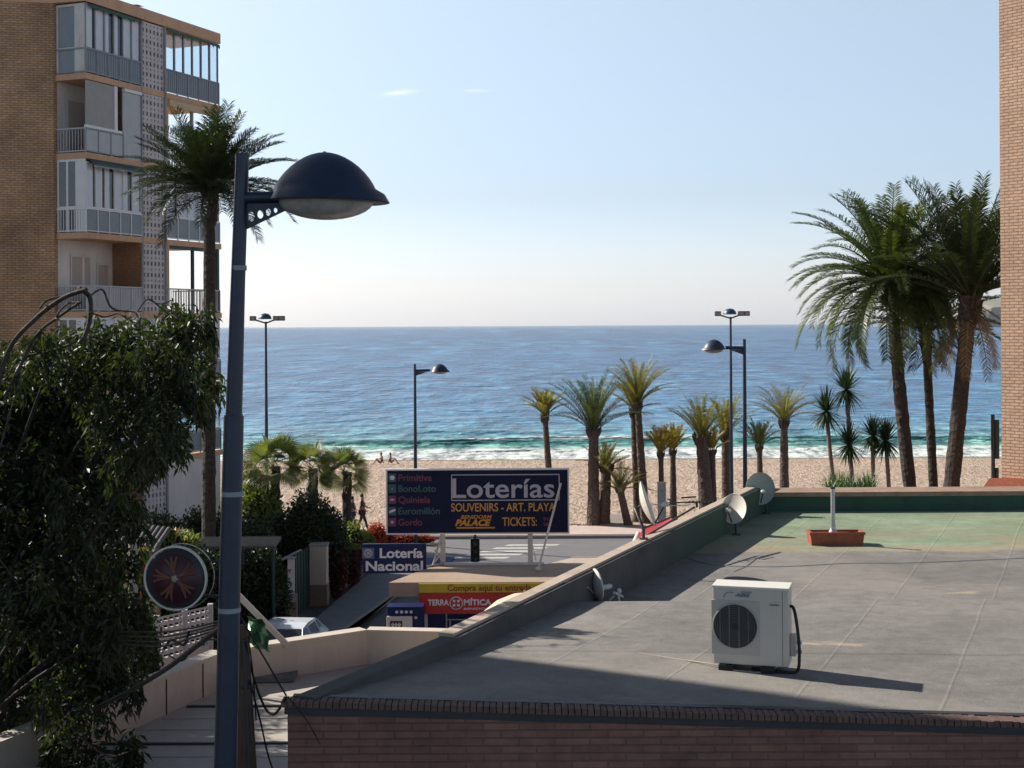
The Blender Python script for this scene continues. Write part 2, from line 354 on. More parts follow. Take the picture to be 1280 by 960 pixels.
    nt.links.new(c, b.inputs['Base Color']); b.inputs['Roughness'].default_value = .88; b.inputs['Specular IOR Level'].default_value = .25
    h = math_(nt, 'ADD', math_(nt, 'ADD', math_(nt, 'MULTIPLY', s1, .22), math_(nt, 'MULTIPLY', n2, .3)), math_(nt, 'MULTIPLY', n3, .8))
    bump(nt, b, h, .6, .02); return m
M['felt'] = roof_felt()
def parapet_mat():
    m, nt, b, o = new_mat('parapet_felt')
    v = N(nt, 'NewGeometry').outputs['Position']; n = noise(nt, v, 1.3, 6, .7); n2 = noise(nt, v, 60, 3)
    c = ramp(nt, n, [(.3, (.045,.046,.048)), (.7, (.11,.105,.10))])
    sx = N(nt, 'SeparateXYZ'); nt.links.new(v, sx.inputs[0])
    y = math_(nt, 'ADD', sx.outputs[1], math_(nt, 'MULTIPLY', noise(nt, v, 1.2, 4), 2))
    g = N(nt, 'MapRange'); nt.links.new(y, g.inputs[0]); g.inputs[1].default_value = 17.4; g.inputs[2].default_value = 19.5
    c = mixc(nt, math_(nt, 'MULTIPLY', g.outputs[0], .9), c, (.03,.07,.048))
    nt.links.new(c, b.inputs['Base Color']); b.inputs['Roughness'].default_value = .9; bump(nt, b, n2, .3, .01); return m
M['parapet'] = parapet_mat()
M['green_wall'] = plain('dark_green_coating', (.022,.070,.048), .75, var=.35, scale=2)
M['cap'] = stained('parapet_cap', (.46,.37,.29), (.20,.15,.12), amt=.6, zstretch=1)
M['cap_brick'] = plain('cap_brick', (.27,.18,.13), .85, var=.35, scale=5)
M['terrace'] = stained('terrace_roofing', (.44,.40,.35), (.25,.23,.21), amt=.45, zstretch=1)
M['coping_brick'] = plain('coping_brick', (.13,.08,.065), .85, var=.4, scale=9, bs=.5)
M['headland'] = plain('headland_rock', (.20,.19,.15), .95, var=.35, scale=.012, bs=0)
# ---------------------------------------------------------------- mesh building
PM = {}
class MB:
    def __init__(s): s.v = []; s.f = []; s.mi = []; s.sm = []; s.m = Matrix.Identity(4)
    def add(s, vs, fs, mi=0, smooth=False):
        k = len(s.v); s.v += [s.m @ Vector(p) for p in vs]
        for f in fs: s.f.append([i+k for i in f]); s.mi.append(mi); s.sm.append(smooth)
        return s
    def box(s, x0, x1, y0, y1, z0, z1, mi=0):
        vs = [(x,y,z) for z in (z0,z1) for x,y in ((x0,y0),(x1,y0),(x1,y1),(x0,y1))]
        return s.add(vs, [(3,2,1,0),(4,5,6,7),(0,1,5,4),(1,2,6,5),(2,3,7,6),(3,0,4,7)], mi)
    def bbox(s, x0, x1, y0, y1, z0, z1, b=.01, mi=0):
        """box with chamfered edges"""
        import bmesh
        bm = bmesh.new(); bmesh.ops.create_cube(bm, size=1)
        bmesh.ops.scale(bm, vec=(x1-x0, y1-y0, z1-z0), verts=bm.verts)
        bmesh.ops.translate(bm, vec=((x0+x1)/2, (y0+y1)/2, (z0+z1)/2), verts=bm.verts)
        bmesh.ops.bevel(bm, geom=list(bm.edges), offset=b, segments=2, affect='EDGES', profile=.6)
        bm.verts.index_update()
        s.add([v.co.copy() for v in bm.verts], [[v.index for v in f.verts] for f in bm.faces], mi); bm.free(); return s
    def prism(s, poly, z0, z1, mi=0, mt=None, top=True, bottom=True):
        n = len(poly); area = sum(poly[i][0]*poly[(i+1)%n][1]-poly[(i+1)%n][0]*poly[i][1] for i in range(n))
        if area < 0: poly = poly[::-1]
        if not isinstance(z1, (list, tuple)): z1 = [z1]*n
        elif area < 0: z1 = list(z1)[::-1]
        vs = [(p[0],p[1],z0) for p in poly]+[(p[0],p[1],z) for p, z in zip(poly, z1)]
        s.add(vs, [(i,(i+1)%n,n+(i+1)%n,n+i) for i in range(n)], mi)
        if bottom: s.add(vs[:n], [tuple(range(n))[::-1]], mi)
        if top: s.add(vs[n:], [tuple(range(n))], mi if mt is None else mt)
        return s
    def tube(s, pts, r, seg=10, mi=0, caps=True, smooth=True):
        pts = [Vector(p) for p in pts]; n = len(pts)
        if not isinstance(r, (list, tuple)): r = [r]*n
        vs = []; fs = []; pu = None
        for i, p in enumerate(pts):
            t = (pts[min(i+1,n-1)]-pts[max(i-1,0)]).normalized()
            if pu is None: pu = t.orthogonal().normalized()
            u = (pu-t*pu.dot(t)).normalized(); pu = u; w = t.cross(u)
            for k in range(seg):
                a = 2*PI*k/seg; vs.append(p+u*(math.cos(a)*r[i])+w*(math.sin(a)*r[i]))
        for i in range(n-1):
            for k in range(seg):
                a, b = i*seg+k, i*seg+(k+1)%seg; fs.append((a,b,b+seg,a+seg))
        s.add(vs, fs, mi, smooth)
        if caps:
            s.add(vs[:seg], [tuple(range(seg))[::-1]], mi); s.add(vs[-seg:], [tuple(range(seg))], mi)
        return s
    def lathe(s, prof, c=(0,0,0), axis=(0,0,1), seg=32, mi=0, smooth=True, sx=1, sy=1):
        q = Vector((0,0,1)).rotation_difference(Vector(axis).normalized()).to_matrix()
        vs = []; fs = []; n = len(prof)
        for r, z in prof:
            for k in range(seg):
                a = 2*PI*k/seg; vs.append(Vector(c)+q@Vector((math.cos(a)*r*sx, math.sin(a)*r*sy, z)))
        for i in range(n-1):
            for k in range(seg):
                a, b = i*seg+k, i*seg+(k+1)%seg; fs.append((a,b,b+seg,a+seg))
        return s.add(vs, fs, mi, smooth)
    def disc(s, c, axis, r, seg=24, mi=0, th=.004):
        return s.lathe([(0,-th),(r,-th),(r,th),(0,th)], c, axis, seg, mi, False)
    def build(s, name, mat, parent=None, local=False, center=True):
        return mkobj(name, [tuple(p) for p in s.v], s.f, mat, parent, local, s.mi, s.sm, center)
def mkobj(name, vs, fs, mat, parent=None, local=False, mi=None, sm=None, center=True, uv=True):
    V = np.array(vs, dtype=np.float64).reshape(-1, 3)
    U = V.copy(); loc = None
    if parent is not None and not local:
        Mi = np.array(PM[parent.name].inverted()); V = V@Mi[:3,:3].T+Mi[:3,3]
        U = V.copy()
    elif parent is None and center and len(V):
        loc = np.array([(V[:,0].min()+V[:,0].max())/2, (V[:,1].min()+V[:,1].max())/2, V[:,2].min()]); V = V-loc
    me = bpy.data.meshes.new(name)
    me.from_pydata(V.tolist(), [], fs if isinstance(fs, list) else fs.tolist())
    mats = mat if isinstance(mat, list) else [mat]
    for m in mats: me.materials.append(M[m] if isinstance(m, str) else m)
    if mi is not None and len(mats) > 1: me.polygons.foreach_set('material_index', mi)
    if sm is not None: me.polygons.foreach_set('use_smooth', sm)
    if uv and len(fs) < 20000:
        ul = me.uv_layers.new(name='UVMap'); dat = ul.data
        for p in me.polygons:
            n = p.normal
            if abs(n.z) > .75:
                for li in p.loop_indices:
                    q = U[me.loops[li].vertex_index]; dat[li].uv = (q[0], q[1])
            else:
                t = Vector((-n.y, n.x, 0)).normalized()
                for li in p.loop_indices:
                    q = U[me.loops[li].vertex_index]; dat[li].uv = (q[0]*t.x+q[1]*t.y, q[2])
    me.update()
    o = bpy.data.objects.new(name, me); COL.objects.link(o)
    if parent is not None: o.parent = parent; PM[o.name] = PM[parent.name]
    elif loc is not None: o.location = loc; PM[o.name] = Matrix.Translation(loc)
    else: PM[o.name] = Matrix.Identity(4)
    return o
def thing(name, label, cat, loc=(0,0,0), rotz=0, group=None):
    o = bpy.data.objects.new(name, None); COL.objects.link(o); o.empty_display_size = .2
    o.location = loc; o.rotation_euler = (0,0,rotz); o['label'] = label; o['category'] = cat
    if group: o['group'] = group
    PM[o.name] = Matrix.Translation(loc)@Matrix.Rotation(rotz, 4, 'Z'); return o
def tag(o, label, cat, group=None):
    o['label'] = label; o['category'] = cat
    if group: o['group'] = group
    return o
def struct(o, kind='structure', label=None, cat=None):
    o['kind'] = kind
    if label: o['label'] = label
    if cat: o['category'] = cat
    return o
def text_geo(mb, body, fit_w, height, mtx, mi=0, depth=.006, bold=0.0, shear=0.0, align='LEFT'):
    """lettering from the built-in font, scaled to the given width and cap height, laid in the local XZ plane of mtx"""
    cu = bpy.data.curves.new('t', 'FONT'); cu.body = body; cu.size = 1; cu.offset = bold; cu.shear = shear; cu.resolution_u = 4
    cu.extrude = .5
    ob = bpy.data.objects.new('t', cu); me = bpy.data.meshes.new_from_object(ob)
    V = np.array([v.co[:] for v in me.vertices])
    w = np.ptp(V[:,0]); h = .72
    sx = (fit_w/w) if fit_w else height/h; sz = height/h
    x0 = V[:,0].min()
    if align == 'CENTER': x0 += w/2
    P = [mtx@Vector(((v[0]-x0)*sx, -(v[2]+.5)*depth, v[1]*sz)) for v in V]
    old = mb.m; mb.m = Matrix.Identity(4)
    mb.add([old@p for p in P], [list(p.vertices) for p in me.polygons], mi); mb.m = old
    bpy.data.objects.remove(ob); bpy.data.curves.remove(cu); bpy.data.meshes.remove(me)
# ---------------------------------------------------------------- foliage generators
class Leaves:
    """collects many small faces with numpy"""
    def __init__(s): s.V = []; s.F = []; s.n = 0
    def add(s, V, Fc):
        s.V.append(np.asarray(V)); s.F += (np.asarray(Fc)+s.n).tolist(); s.n += len(V)
    def build(s, name, mat, parent=None, local=False):
        V = np.concatenate(s.V); return mkobj(name, V, s.F, mat, parent, local, uv=False)
def nrm(a): return a/np.maximum(np.linalg.norm(a, axis=-1, keepdims=True), 1e-9)
def frond(L, base, az, el, length, droop, n=34, ll=.35, lw=.03, vee=.45, fwd=.75, sag=.25, seg=10):
    s = np.linspace(0, 1, seg+1); pit = el-droop*s**1.4
    d = np.stack([np.cos(pit)*math.cos(az), np.cos(pit)*math.sin(az), np.sin(pit)], 1)
    P = np.zeros((seg+1, 3)); P[0] = base
    for i in range(seg): P[i+1] = P[i]+(d[i]+d[i+1])/2*length/seg
    side = np.array([-math.sin(az), math.cos(az), 0.])
    # rachis ribbon
    up = np.cross(d, side); w = (.028*(1-s*.85))[:,None]*length/2.5
    A = P+side*w; B = P-side*w; C = P-up*w*1.2
    V = np.concatenate([A, B, C]); m = seg+1; Fc = []
    for i in range(seg):
        Fc += [(i, i+1, m+i+1, m+i), (m+i, m+i+1, 2*m+i+1, 2*m+i), (2*m+i, 2*m+i+1, i+1, i)]
    L.add(V, Fc)
    t = np.repeat(np.linspace(.12, .99, n), 2)+npr.uniform(-.01, .01, 2*n); t = np.clip(t, 0, 1)
    sg = np.tile([1., -1.], n)[:,None]
    f = t*seg; i0 = np.minimum(f.astype(int), seg-1); fr = (f-i0)[:,None]
    p = P[i0]*(1-fr)+P[i0+1]*fr; dd = nrm(d[i0]*(1-fr)+d[i0+1]*fr); uu = nrm(np.cross(dd, side)*-1); uu = uu*np.sign(uu[:,2:3]+1e-6) if abs(el)<1.4 else uu
    ff = (fwd+.5*t**2)[:,None]+npr.uniform(-.15, .15, (2*n,1))
    dirn = nrm(side*sg+dd*ff+uu*(vee+npr.uniform(-.22,.22,(2*n,1))))
    le = ll*(np.sin(PI*np.clip(t*.80+.07, 0, 1))**.55*.85+.15)[:,None]*npr.uniform(.8,1.1,(2*n,1))
    mid = p+dirn*le*.55
    tip = mid+nrm(dirn+np.array([0,0,-sag*1.6]))*le*.5
    wv = dd*lw*.5
    V = np.stack([p-wv*.6, p+wv*.6, mid+wv, mid-wv, tip], 1).reshape(-1, 3)
    k = np.arange(2*n)[:,None]*5
    L.add(V, k+np.array([0,1,2,3])); L.F += (k+np.array([3,2,4])+L.n-len(V)).tolist()
def palm(name, label, base, top, r0, r1, n, length, leafs=34, ll=.38, lw=.035, el=(-.5, 1.35), droop=(.7,1.5), mat='frond', tmat='palm_trunk',
         group=None, dead=0, bend=0, vee=.45, crown_r=.12, second=None, azr=None, bulb=1.35, cat='palm tree'):
    base, top = Vector(base), Vector(top)
    t = thing(name, label, cat, base, 0, group)
    mb = MB(); H = (top-base).length; k = max(8, int(H/.22)); pts = []; rs = []
    for i in range(k+1):
        s = i/k; p = base.lerp(top, s)+Vector((math.sin(s*PI)*bend, 0, 0))
        r = r0+(r1-r0)*s; r *= 1+.06*(i % 2)+rnd.uniform(-.05, .05)
        if s > .93: r *= bulb
        if s < .05: r *= 1.15
        pts.append(p); rs.append(r)
    mb.tube(pts, rs, 14, smooth=False); mb.build('trunk', tmat, t)
    L = Leaves()
    for i in range(n):
        u = (i+.5)/n; a = i*2.39996+rnd.uniform(-.2,.2)
        if azr: a = rnd.uniform(*azr)
        e = el[0]+(el[1]-el[0])*u**.8+rnd.uniform(-.12,.12)
        d = droop[0]+(droop[1]-droop[0])*(1-u)+rnd.uniform(-.15,.15)
        b = top+Vector((math.cos(a)*crown_r, math.sin(a)*crown_r, rnd.uniform(-.15,.1)*r1*3))
        frond(L, b, a, e, length*rnd.uniform(.8,1.1)*(1 if u<.9 else .8), d, leafs, ll, lw, vee)
    L.build('crown', mat, t)
    # cut leaf bases under the crown
    bb = MB(); nb = 26
    for i in range(nb):
        a = i*2.4; z = -.05-.5*(i/nb)*H*.12; rr = r1*1.05
        p = top+Vector((math.cos(a)*rr, math.sin(a)*rr, z)); q = p+Vector((math.cos(a)*r1*.7, math.sin(a)*r1*.7, r1*1.3))
        bb.tube([p, q], [r1*.3, r1*.12], 5)
    bb.build('leaf_bases', 'palm_trunk_small', t)
    if dead:
        D = Leaves()
        for i in range(dead):
            a = i*2.4+rnd.uniform(-.3,.3); frond(D, top+Vector((0,0,-.15)), a, rnd.uniform(-1.1,-.4), length*rnd.uniform(.45,.7), .6, leafs//2, ll*.8, lw, .1)
        D.build('dead_fronds', 'frond_dead', t)
    return t
def blades(L, c, n, length, w, el=(-.6, 1.5), droop=.25, jitter=.15, seg=3):
    for i in range(n):
        u = (i+.5)/n; a = i*2.39996+rnd.uniform(-.2,.2); e = el[0]+(el[1]-el[0])*u+rnd.uniform(-.1,.1); l = length*rnd.uniform(1-jitter,1+jitter)
        side = np.array([-math.sin(a), math.cos(a), 0]); P = [np.array(c)]; V = []
        for k in range(seg+1):
            s = k/seg; ee = e-droop*s*s*2
            ww = w*(.7+.6*s-1.3*s*s) if k < seg else .001
            V += [P[-1]-side*ww/2, P[-1]+side*ww/2]
            P.append(P[-1]+np.array([math.cos(ee)*math.cos(a), math.cos(ee)*math.sin(a), math.sin(ee)])*l/seg)
        L.add(V, [(2*k, 2*k+1, 2*k+3, 2*k+2) for k in range(seg)])
def fan_crown(L, c, n, pet, rad, el=(-.5,1.4)):
    for i in range(n):
        u = (i+.5)/n; a = i*2.39996+rnd.uniform(-.25,.25); e = el[0]+(el[1]-el[0])*u+rnd.uniform(-.12,.12)
        d = np.array([math.cos(e)*math.cos(a), math.cos(e)*math.sin(a), math.sin(e)]); side = np.array([-math.sin(a), math.cos(a), 0]); up = np.cross(d, side)*-1
        rl = rnd.uniform(-1.1,1.1); side, up = side*math.cos(rl)+up*math.sin(rl), up*math.cos(rl)-side*math.sin(rl)
        c0 = np.array(c); h = c0+d*pet*rnd.uniform(.8,1.15); w = side*.012
        L.add([c0-w*1.5, c0+w*1.5, h+w, h-w], [(0,1,2,3)])
        nb = 25
        for k in range(nb):
            th = (k/(nb-1)-.5)*3.6
            q = d*math.cos(th)+side*math.sin(th)+up*(.12*math.cos(th)); q = q/np.linalg.norm(q)
            l = rad*(1-.18*abs(th)/1.8)*rnd.uniform(.9,1.08); pq = np.cross(q, up); pq = pq/np.linalg.norm(pq)*.017*rad/.5
            m_ = h+q*l*.6; tp = h+q*l+np.array([0,0,-.14*l])
            L.add([h, m_+pq, tp, m_-pq], [(0,1,2,3)])
def leaf_cloud(L, centers, radii, count, size, up=0.0, long=2.2, shell=.55, droop=0.0):
    """many folded leaves through the volume of ellipsoid clumps"""
    C = np.array(centers, float); Rr = np.array(radii, float)
    if Rr.ndim == 1: Rr = np.repeat(Rr[:,None], 3, 1)
    vol = Rr.prod(1)**(2/3); idx = npr.choice(len(C), count, p=vol/vol.sum())
    d = nrm(npr.normal(size=(count,3))); rr = (shell+(1-shell)*npr.random(count)**.6)[:,None]*npr.uniform(.85,1.12,(count,1))
    p = C[idx]+d*Rr[idx]*rr
    ax = nrm(npr.normal(size=(count,3))+d*.5+np.array([0,0,up-droop])); sd = nrm(np.cross(ax, npr.normal(size=(count,3)))); nn = np.cross(ax, sd)
    s = size*npr.uniform(.6,1.25,(count,1)); w = s/long/2
    tip = p+ax*s+np.array([0,0,-.2*droop])*s; mid = p+ax*s*.5
    V = np.stack([p, mid+sd*w+nn*w*.35, tip, mid-sd*w+nn*w*.35], 1).reshape(-1, 3)
    L.add(V, np.arange(count)[:,None]*4+np.array([0,1,2,3]))
def blob(mb, c, r, seg=18, amp=.22, mi=0):
    """lumpy closed core for the inside of a shrub"""
    ph = [rnd.uniform(0,6) for _ in range(6)]; vs = []; fs = []; rings = seg//2
    for i in range(rings+1):
        th = PI*i/rings
        for k in range(seg):
            a = 2*PI*k/seg; q = 1+amp*(math.sin(3*a+ph[0]+2*th)+math.sin(5*th+ph[1]+a)+.6*math.sin(7*a+ph[2]))/2.6*math.sin(th)
            vs.append((c[0]+r[0]*q*math.sin(th)*math.cos(a), c[1]+r[1]*q*math.sin(th)*math.sin(a), c[2]+r[2]*q*math.cos(th)))
    for i in range(rings):
        for k in range(seg):
            a, b = i*seg+k, i*seg+(k+1)%seg; fs.append((a, a+seg, b+seg, b))
    mb.add(vs, fs, mi, True)
def shrub(name, label, clumps, count, size, mat='hedge_leaf', cat='shrub', group=None, core='tree_core', droop=0, flowers=None, long=2.0, corek=.8):
    cx = sum(c[0][0] for c in clumps)/len(clumps); cy = sum(c[0][1] for c in clumps)/len(clumps); z0 = min(c[0][2]-c[1][2] for c in clumps)
    t = thing(name, label, cat, (cx,cy,z0), 0, group)
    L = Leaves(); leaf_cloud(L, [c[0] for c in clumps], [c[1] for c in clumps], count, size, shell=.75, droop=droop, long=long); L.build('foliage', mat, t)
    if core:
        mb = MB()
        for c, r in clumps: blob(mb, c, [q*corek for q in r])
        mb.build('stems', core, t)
    if flowers:
        Lf = Leaves(); leaf_cloud(Lf, [c[0] for c in clumps], [[q*1.06 for q in c[1]] for c in clumps], flowers[1], flowers[2], shell=.95, long=1.2); Lf.build('flowers', flowers[0], t)
    return t
# ---------------------------------------------------------------- ground, beach, sea, sky
mb = MB(); mb.add([(-400,-60,-.02),(400,-60,-.02),(400,66,-.02),(-400,66,-.02)], [(0,1,2,3)]); struct(mb.build('ground', 'asphalt', center=False))
mb = MB(); mb.add([(-6.9,56.6,.0),(400,56.6,.0),(400,64.85,.0),(-6.5,64.85,.0)], [(0,1,2,3)]); struct(mb.build('road', 'road_far', center=False))
mb = MB(); mb.box(-400,400,64.85,67.6,-.1,.16); struct(mb.build('promenade', 'pave_pink', center=False))
mb = MB(); mb.box(-6.5,400,64.70,64.847,-.1,.13); struct(mb.build('kerb', 'kerb', center=False))
mb = MB(); mb.prism([(-1.2,53.6),(40,53.6),(40,58.6),(2.4,58.6)],-.1,.12); struct(mb.build('pavement', 'pavement_near', center=False))
mb = MB(); mb.box(2.4,40,58.602,58.75,-.1,.135); struct(mb.build('kerb', 'kerb', center=False))
a0, a1, b0, b1 = G(330,860,0), G(492,745,0), G(300,860,0), G(462,719,0)
def ext(p, q, k): return p+(q-p)*k
K0, K1 = ext(a1,a0,3.2), ext(a0,a1,1.28); S0, S1 = ext(b1,b0,3.2), ext(b0,b1,1.12)
mb = MB(); mb.prism([K0[:2],K1[:2],S1[:2],S0[:2]], -.05, .12); struct(mb.build('sidewalk', 'pavement', center=False))
d = (K1-K0).normalized(); nn = Vector((d.y,-d.x,0))*.15
mb = MB(); mb.prism([K0[:2],K1[:2],(K1+nn)[:2],(K0+nn)[:2]], -.05, .125); struct(mb.build('kerb', 'kerb', center=False))
mb = MB()
for i in range(5):
    y = 59.2+i*.85; x = -2.6+i*.55
    mb.add([(x,y,.006),(x+2.3,y,.006),(x+2.5,y+.42,.006),(x+.2,y+.42,.006)], [(0,1,2,3)])
struct(mb.build('zebra_crossing', 'paint', center=False), 'structure')
mb = MB()
for k in range(1, 14):
    mb.add([(k*6,60.3,.005),(k*6+2.5,60.3,.005),(k*6+2.5,60.42,.005),(k*6,60.42,.005)], [(0,1,2,3)])
struct(mb.build('road_line', 'paint', center=False), 'structure')
# beach sheet sloping to the sea, with dunes of footprints in the mesh
nx, ny = 220, 90; X = np.linspace(-75,75,nx); X = np.sign(X)*np.abs(X)**1.15; Yv = np.linspace(67.5, 122, ny)
gx, gy = np.meshgrid(X, Yv); z = .12-1.25*np.clip((gy-80)/(117-80),0,1.25)**1.2+.035*np.sin(gx*.7+np.sin(gy*.5)*2)*np.sin(gy*.9)*(gy<112)+npr.normal(0,.014,gx.shape)*(gy<112)
V = np.stack([gx.ravel(), gy.ravel(), z.ravel()], 1); I = np.arange(nx*ny).reshape(ny, nx)
Fq = np.stack([I[:-1,:-1],I[:-1,1:],I[1:,1:],I[1:,:-1]], -1).reshape(-1,4)
struct(mkobj('beach', V, Fq, 'sand', center=False, uv=False))
# one sea sheet: fine near the shore with the breaking wave, coarse to the horizon
ys = np.concatenate([np.linspace(111,150,150), 150*np.exp(np.linspace(.01, math.log(45000/150), 120))])
xr = np.linspace(-1, 1, 161)
gy, gxr = np.meshgrid(ys, xr, indexing='ij'); wid = 70+np.maximum(gy-111, 0)*.62
gx = gxr*wid
ridge = lambda y, y0, up, dn, h: h*np.where(y<y0, np.exp(-((y-y0)/up)**2), np.exp(-((y-y0)/dn)**2))
y0 = 129+1.2*np.sin(gx*.05+.6)+.5*np.sin(gx*.17)
hh = .50*np.clip(.62+.5*np.sin(gx*.045+.9), .15, 1)
z = -1+ridge(gy, y0, .9, 3.2, hh)+ridge(gy, y0+14, 2.5, 5, .16)+ridge(gy, y0+30, 3, 6, .14)+ridge(gy, 121.2+.7*np.sin(gx*.11), .4, 1.5, .10)
amp = np.clip((gy-128)/60, 0, 1)*np.clip(1-(gy-400)/400, 0, 1)
z = z+amp*.10*(np.sin(gy*.42+1.7*np.sin(gx*.05))*np.sin(gx*.13+gy*.05)+.6*np.sin(gy*.9+gx*.21))
V = np.stack([gx.ravel(), gy.ravel(), z.ravel()], 1); I = np.arange(gx.size).reshape(gx.shape)
Fq = np.stack([I[:-1,:-1],I[:-1,1:],I[1:,1:],I[1:,:-1]], -1).reshape(-1,4)
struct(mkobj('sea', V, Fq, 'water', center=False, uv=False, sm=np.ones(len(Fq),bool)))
# headland across the bay
hx = np.linspace(1270, 3600, 60); rows = []
prof = np.clip((hx-1270)/70,0,1)**.7*(78+.055*(hx-1270))*(1+.08*np.sin(hx*.012)+.04*np.sin(hx*.05))
for yy, k in ((3950,0),(3990,.72),(4150,1),(4600,.75),(5200,0)): rows.append(np.stack([hx, np.full_like(hx, yy), prof*k-2], 1))
V = np.concatenate(rows); I = np.arange(len(V)).reshape(5, 60); Fq = np.stack([I[:-1,:-1],I[:-1,1:],I[1:,1:],I[1:,:-1]], -1).reshape(-1,4)
struct(mkobj('hills', V, Fq, 'headland', center=False, uv=False))
# ---------------------------------------------------------------- large flat roof building
PD = Vector((.379,.925,0)); PNr = Vector((.925,-.379,0))        # parapet run and its right-hand normal
P0 = Vector((-.58,11.47,0))                                     # outer top edge
NC = Vector((-1.53,9.6,0)); PD2 = (P0-NC).normalized(); PN2 = Vector((PD2.y,-PD2.x,0))
def par(s, off=0):
    if s < 0: p = P0+PD2*s+PN2*off
    else: p = P0+PD*s+PNr*off
    return (p.x, p.y)
def xpar(y): return P0.x+(y-P0.y)*(.4097 if y > P0.y else PD2.x/PD2.y)
def zroof(x, y): return 7.0+.175*min(1,max(0,1-(x+1.5)/5.2))*max(0,1-(y-9.6)/3.6)
sN = -(P0-NC).length; sF = (22.6-11.47)/.925
roofb = thing('flat_roof_building', 'dark brick building with grey and green felt flat roof behind low parapets', 'building', (4,15,0))
nl = par(sN); RX = 14.0; nr = (RX, nl[1]-.02)
inl = par(sN, .16)
def xin(y): return xpar(y)+.175
ST = 13.9
def ynear(x): return nl[1]-.0013*(x-nl[0])
mb = MB(); gy_ = np.linspace(9.70, ST, 15); gu_ = np.concatenate([np.linspace(0,.45,12), np.linspace(.55,1,4)]); vs = []
for y in gy_:
    for u in gu_: x = xin(y)-.08+(RX-xin(y)+.08)*u; vs.append((x,y,zroof(x,y)))
n_ = len(gu_); mb.add(vs, [(i*n_+j,i*n_+j+1,(i+1)*n_+j+1,(i+1)*n_+j) for i in range(14) for j in range(n_-1)], 0, True)
mb.add([(xin(ST)-.08,ST,7.0),(RX,ST,7.0),(RX,ST,6.5),(xin(ST)-.08,ST,6.5)], [(0,3,2,1)]); mb.build('roof', 'felt', roofb)
mb = MB(); mb.prism([(xin(ST)-.08,ST),(RX,ST),(RX,22.0),(xin(22.0)-.08,22.0)], 6.2, 6.8, bottom=False); mb.build('roof', 'felt', roofb)
# outer brick walls
def wallq(mb, p, q, z0, z1, mi=0):
    z1 = z1 if isinstance(z1, tuple) else (z1,z1)
    mb.add([(p[0],p[1],z0),(q[0],q[1],z0),(q[0],q[1],z1[1]),(p[0],p[1],z1[0])], [(0,1,2,3)], mi)
mb = MB(); e1 = par(sF)
wallq(mb, nl, (3.7,nl[1]-.008), 0, (zroof(nl[0],9.6)-.07,6.93)); wallq(mb, (3.7,nl[1]-.008), nr, 0, 6.93); wallq(mb, nr, (RX,22.6), 0, 6.93); wallq(mb, (RX,22.6), e1, 0, 6.9); wallq(mb, e1, par(0), 0, 6.93); wallq(mb, par(0), nl, 0, 6.93); mb.build('wall', 'brick_roof', roofb)
# parapet: inner face, low at the near end
mb = MB(); s1 = -.0; hs = [(sN+.1,7.19),(-.001,7.2),(3.5,7.2),(sF,7.2)]
for (sa,za),(sb,zb) in zip(hs, hs[1:]):
    o0,o1,i0,i1 = par(sa),par(sb),par(sa,.15),par(sb,.15)
    vs = [(*o0,6.4),(*o1,6.4),(*i1,6.4),(*i0,6.4),(*o0,za),(*o1,zb),(*i1,zb),(*i0,za)]
    mb.add(vs, [(0,4,5,1),(1,5,6,2),(2,6,7,3),(3,7,4,0),(4,7,6,5)])
mb.build('parapet', 'parapet', roofb)
mb = MB()
for (sa,za),(sb,zb) in zip([(s1,7.203),(3.5,7.203)], [(3.5,7.203),(sF-.05,7.203)]):
    o0,o1,i0,i1 = par(sa,-.03),par(sb,-.03),par(sa,.10),par(sb,.10)
    vs = [(*o0,za-.03),(*o1,zb-.03),(*i1,zb-.03),(*i0,za-.03),(*o0,za+.022),(*o1,zb+.022),(*i1,zb+.022),(*i0,za+.022)]
    mb.add(vs, [(0,4,5,1),(1,5,6,2),(2,6,7,3),(3,7,4,0),(4,7,6,5)])
mb.build('parapet_cap', 'cap', roofb)
mb = MB(); mb.box(xin(22)-.2,RX,22.0,22.55,6.3,7.03); mb.build('parapet', 'green_wall', roofb)
mb = MB(); mb.box(xin(22)-.3,RX,21.96,22.6,7.033,7.10); mb.build('parapet_cap', 'cap_brick', roofb)
# row of edge bricks along the near eave
mb = MB(); x = nl[0]-.04
while x < RX:
    w = .044; j = rnd.uniform(-.006,.006); y = ynear(x)
    zr = zroof(x,9.6)+.006; mb.box(x, x+w-.006, y-.035+j, y+.11, zr-.040, zr+rnd.uniform(-.004,.004)); x += w
mb.build('edge_tiles', 'coping_brick', roofb)
mb = MB()
for xa_, xb_ in ((nl[0]-.02,1.1),(1.1,3.7),(3.7,RX)):
    za_, zb_ = zroof(xa_,9.6)-.038, zroof(xb_,9.6)-.038; ya_, yb_ = ynear(xa_), ynear(xb_)
    mb.add([(xa_,ya_-.012,za_-.05),(xb_,yb_-.012,zb_-.05),(xb_,yb_-.012,zb_),(xa_,ya_-.012,za_),(xa_,ya_+.02,za_-.05),(xb_,yb_+.02,zb_-.05)], [(0,1,2,3),(0,4,5,1)])
mb.build('eave_shadow_band', 'dark_metal', roofb)  # dark strip standing in for the shadow line under the edge bricks
# near corner felt flap and flashing
mb = MB()
for k in range(40):
    xa_ = nl[0]+.02+k*.39; xb_ = xa_+.39; za_, zb_ = zroof(xa_,9.7)+.013, zroof(xb_,9.7)+.013
    mb.add([(xa_,9.70,za_-.02),(xb_,9.70,zb_-.02),(xb_,9.70,zb_),(xa_,9.70,za_),(xb_,9.76,zb_+.002),(xa_,9.76,za_+.002),(xb_,9.80,zb_-.02),(xa_,9.80,za_-.02)], [(0,1,2,3),(3,2,4,5),(5,4,6,7)])
mb.build('flashing', 'dark_metal', roofb)
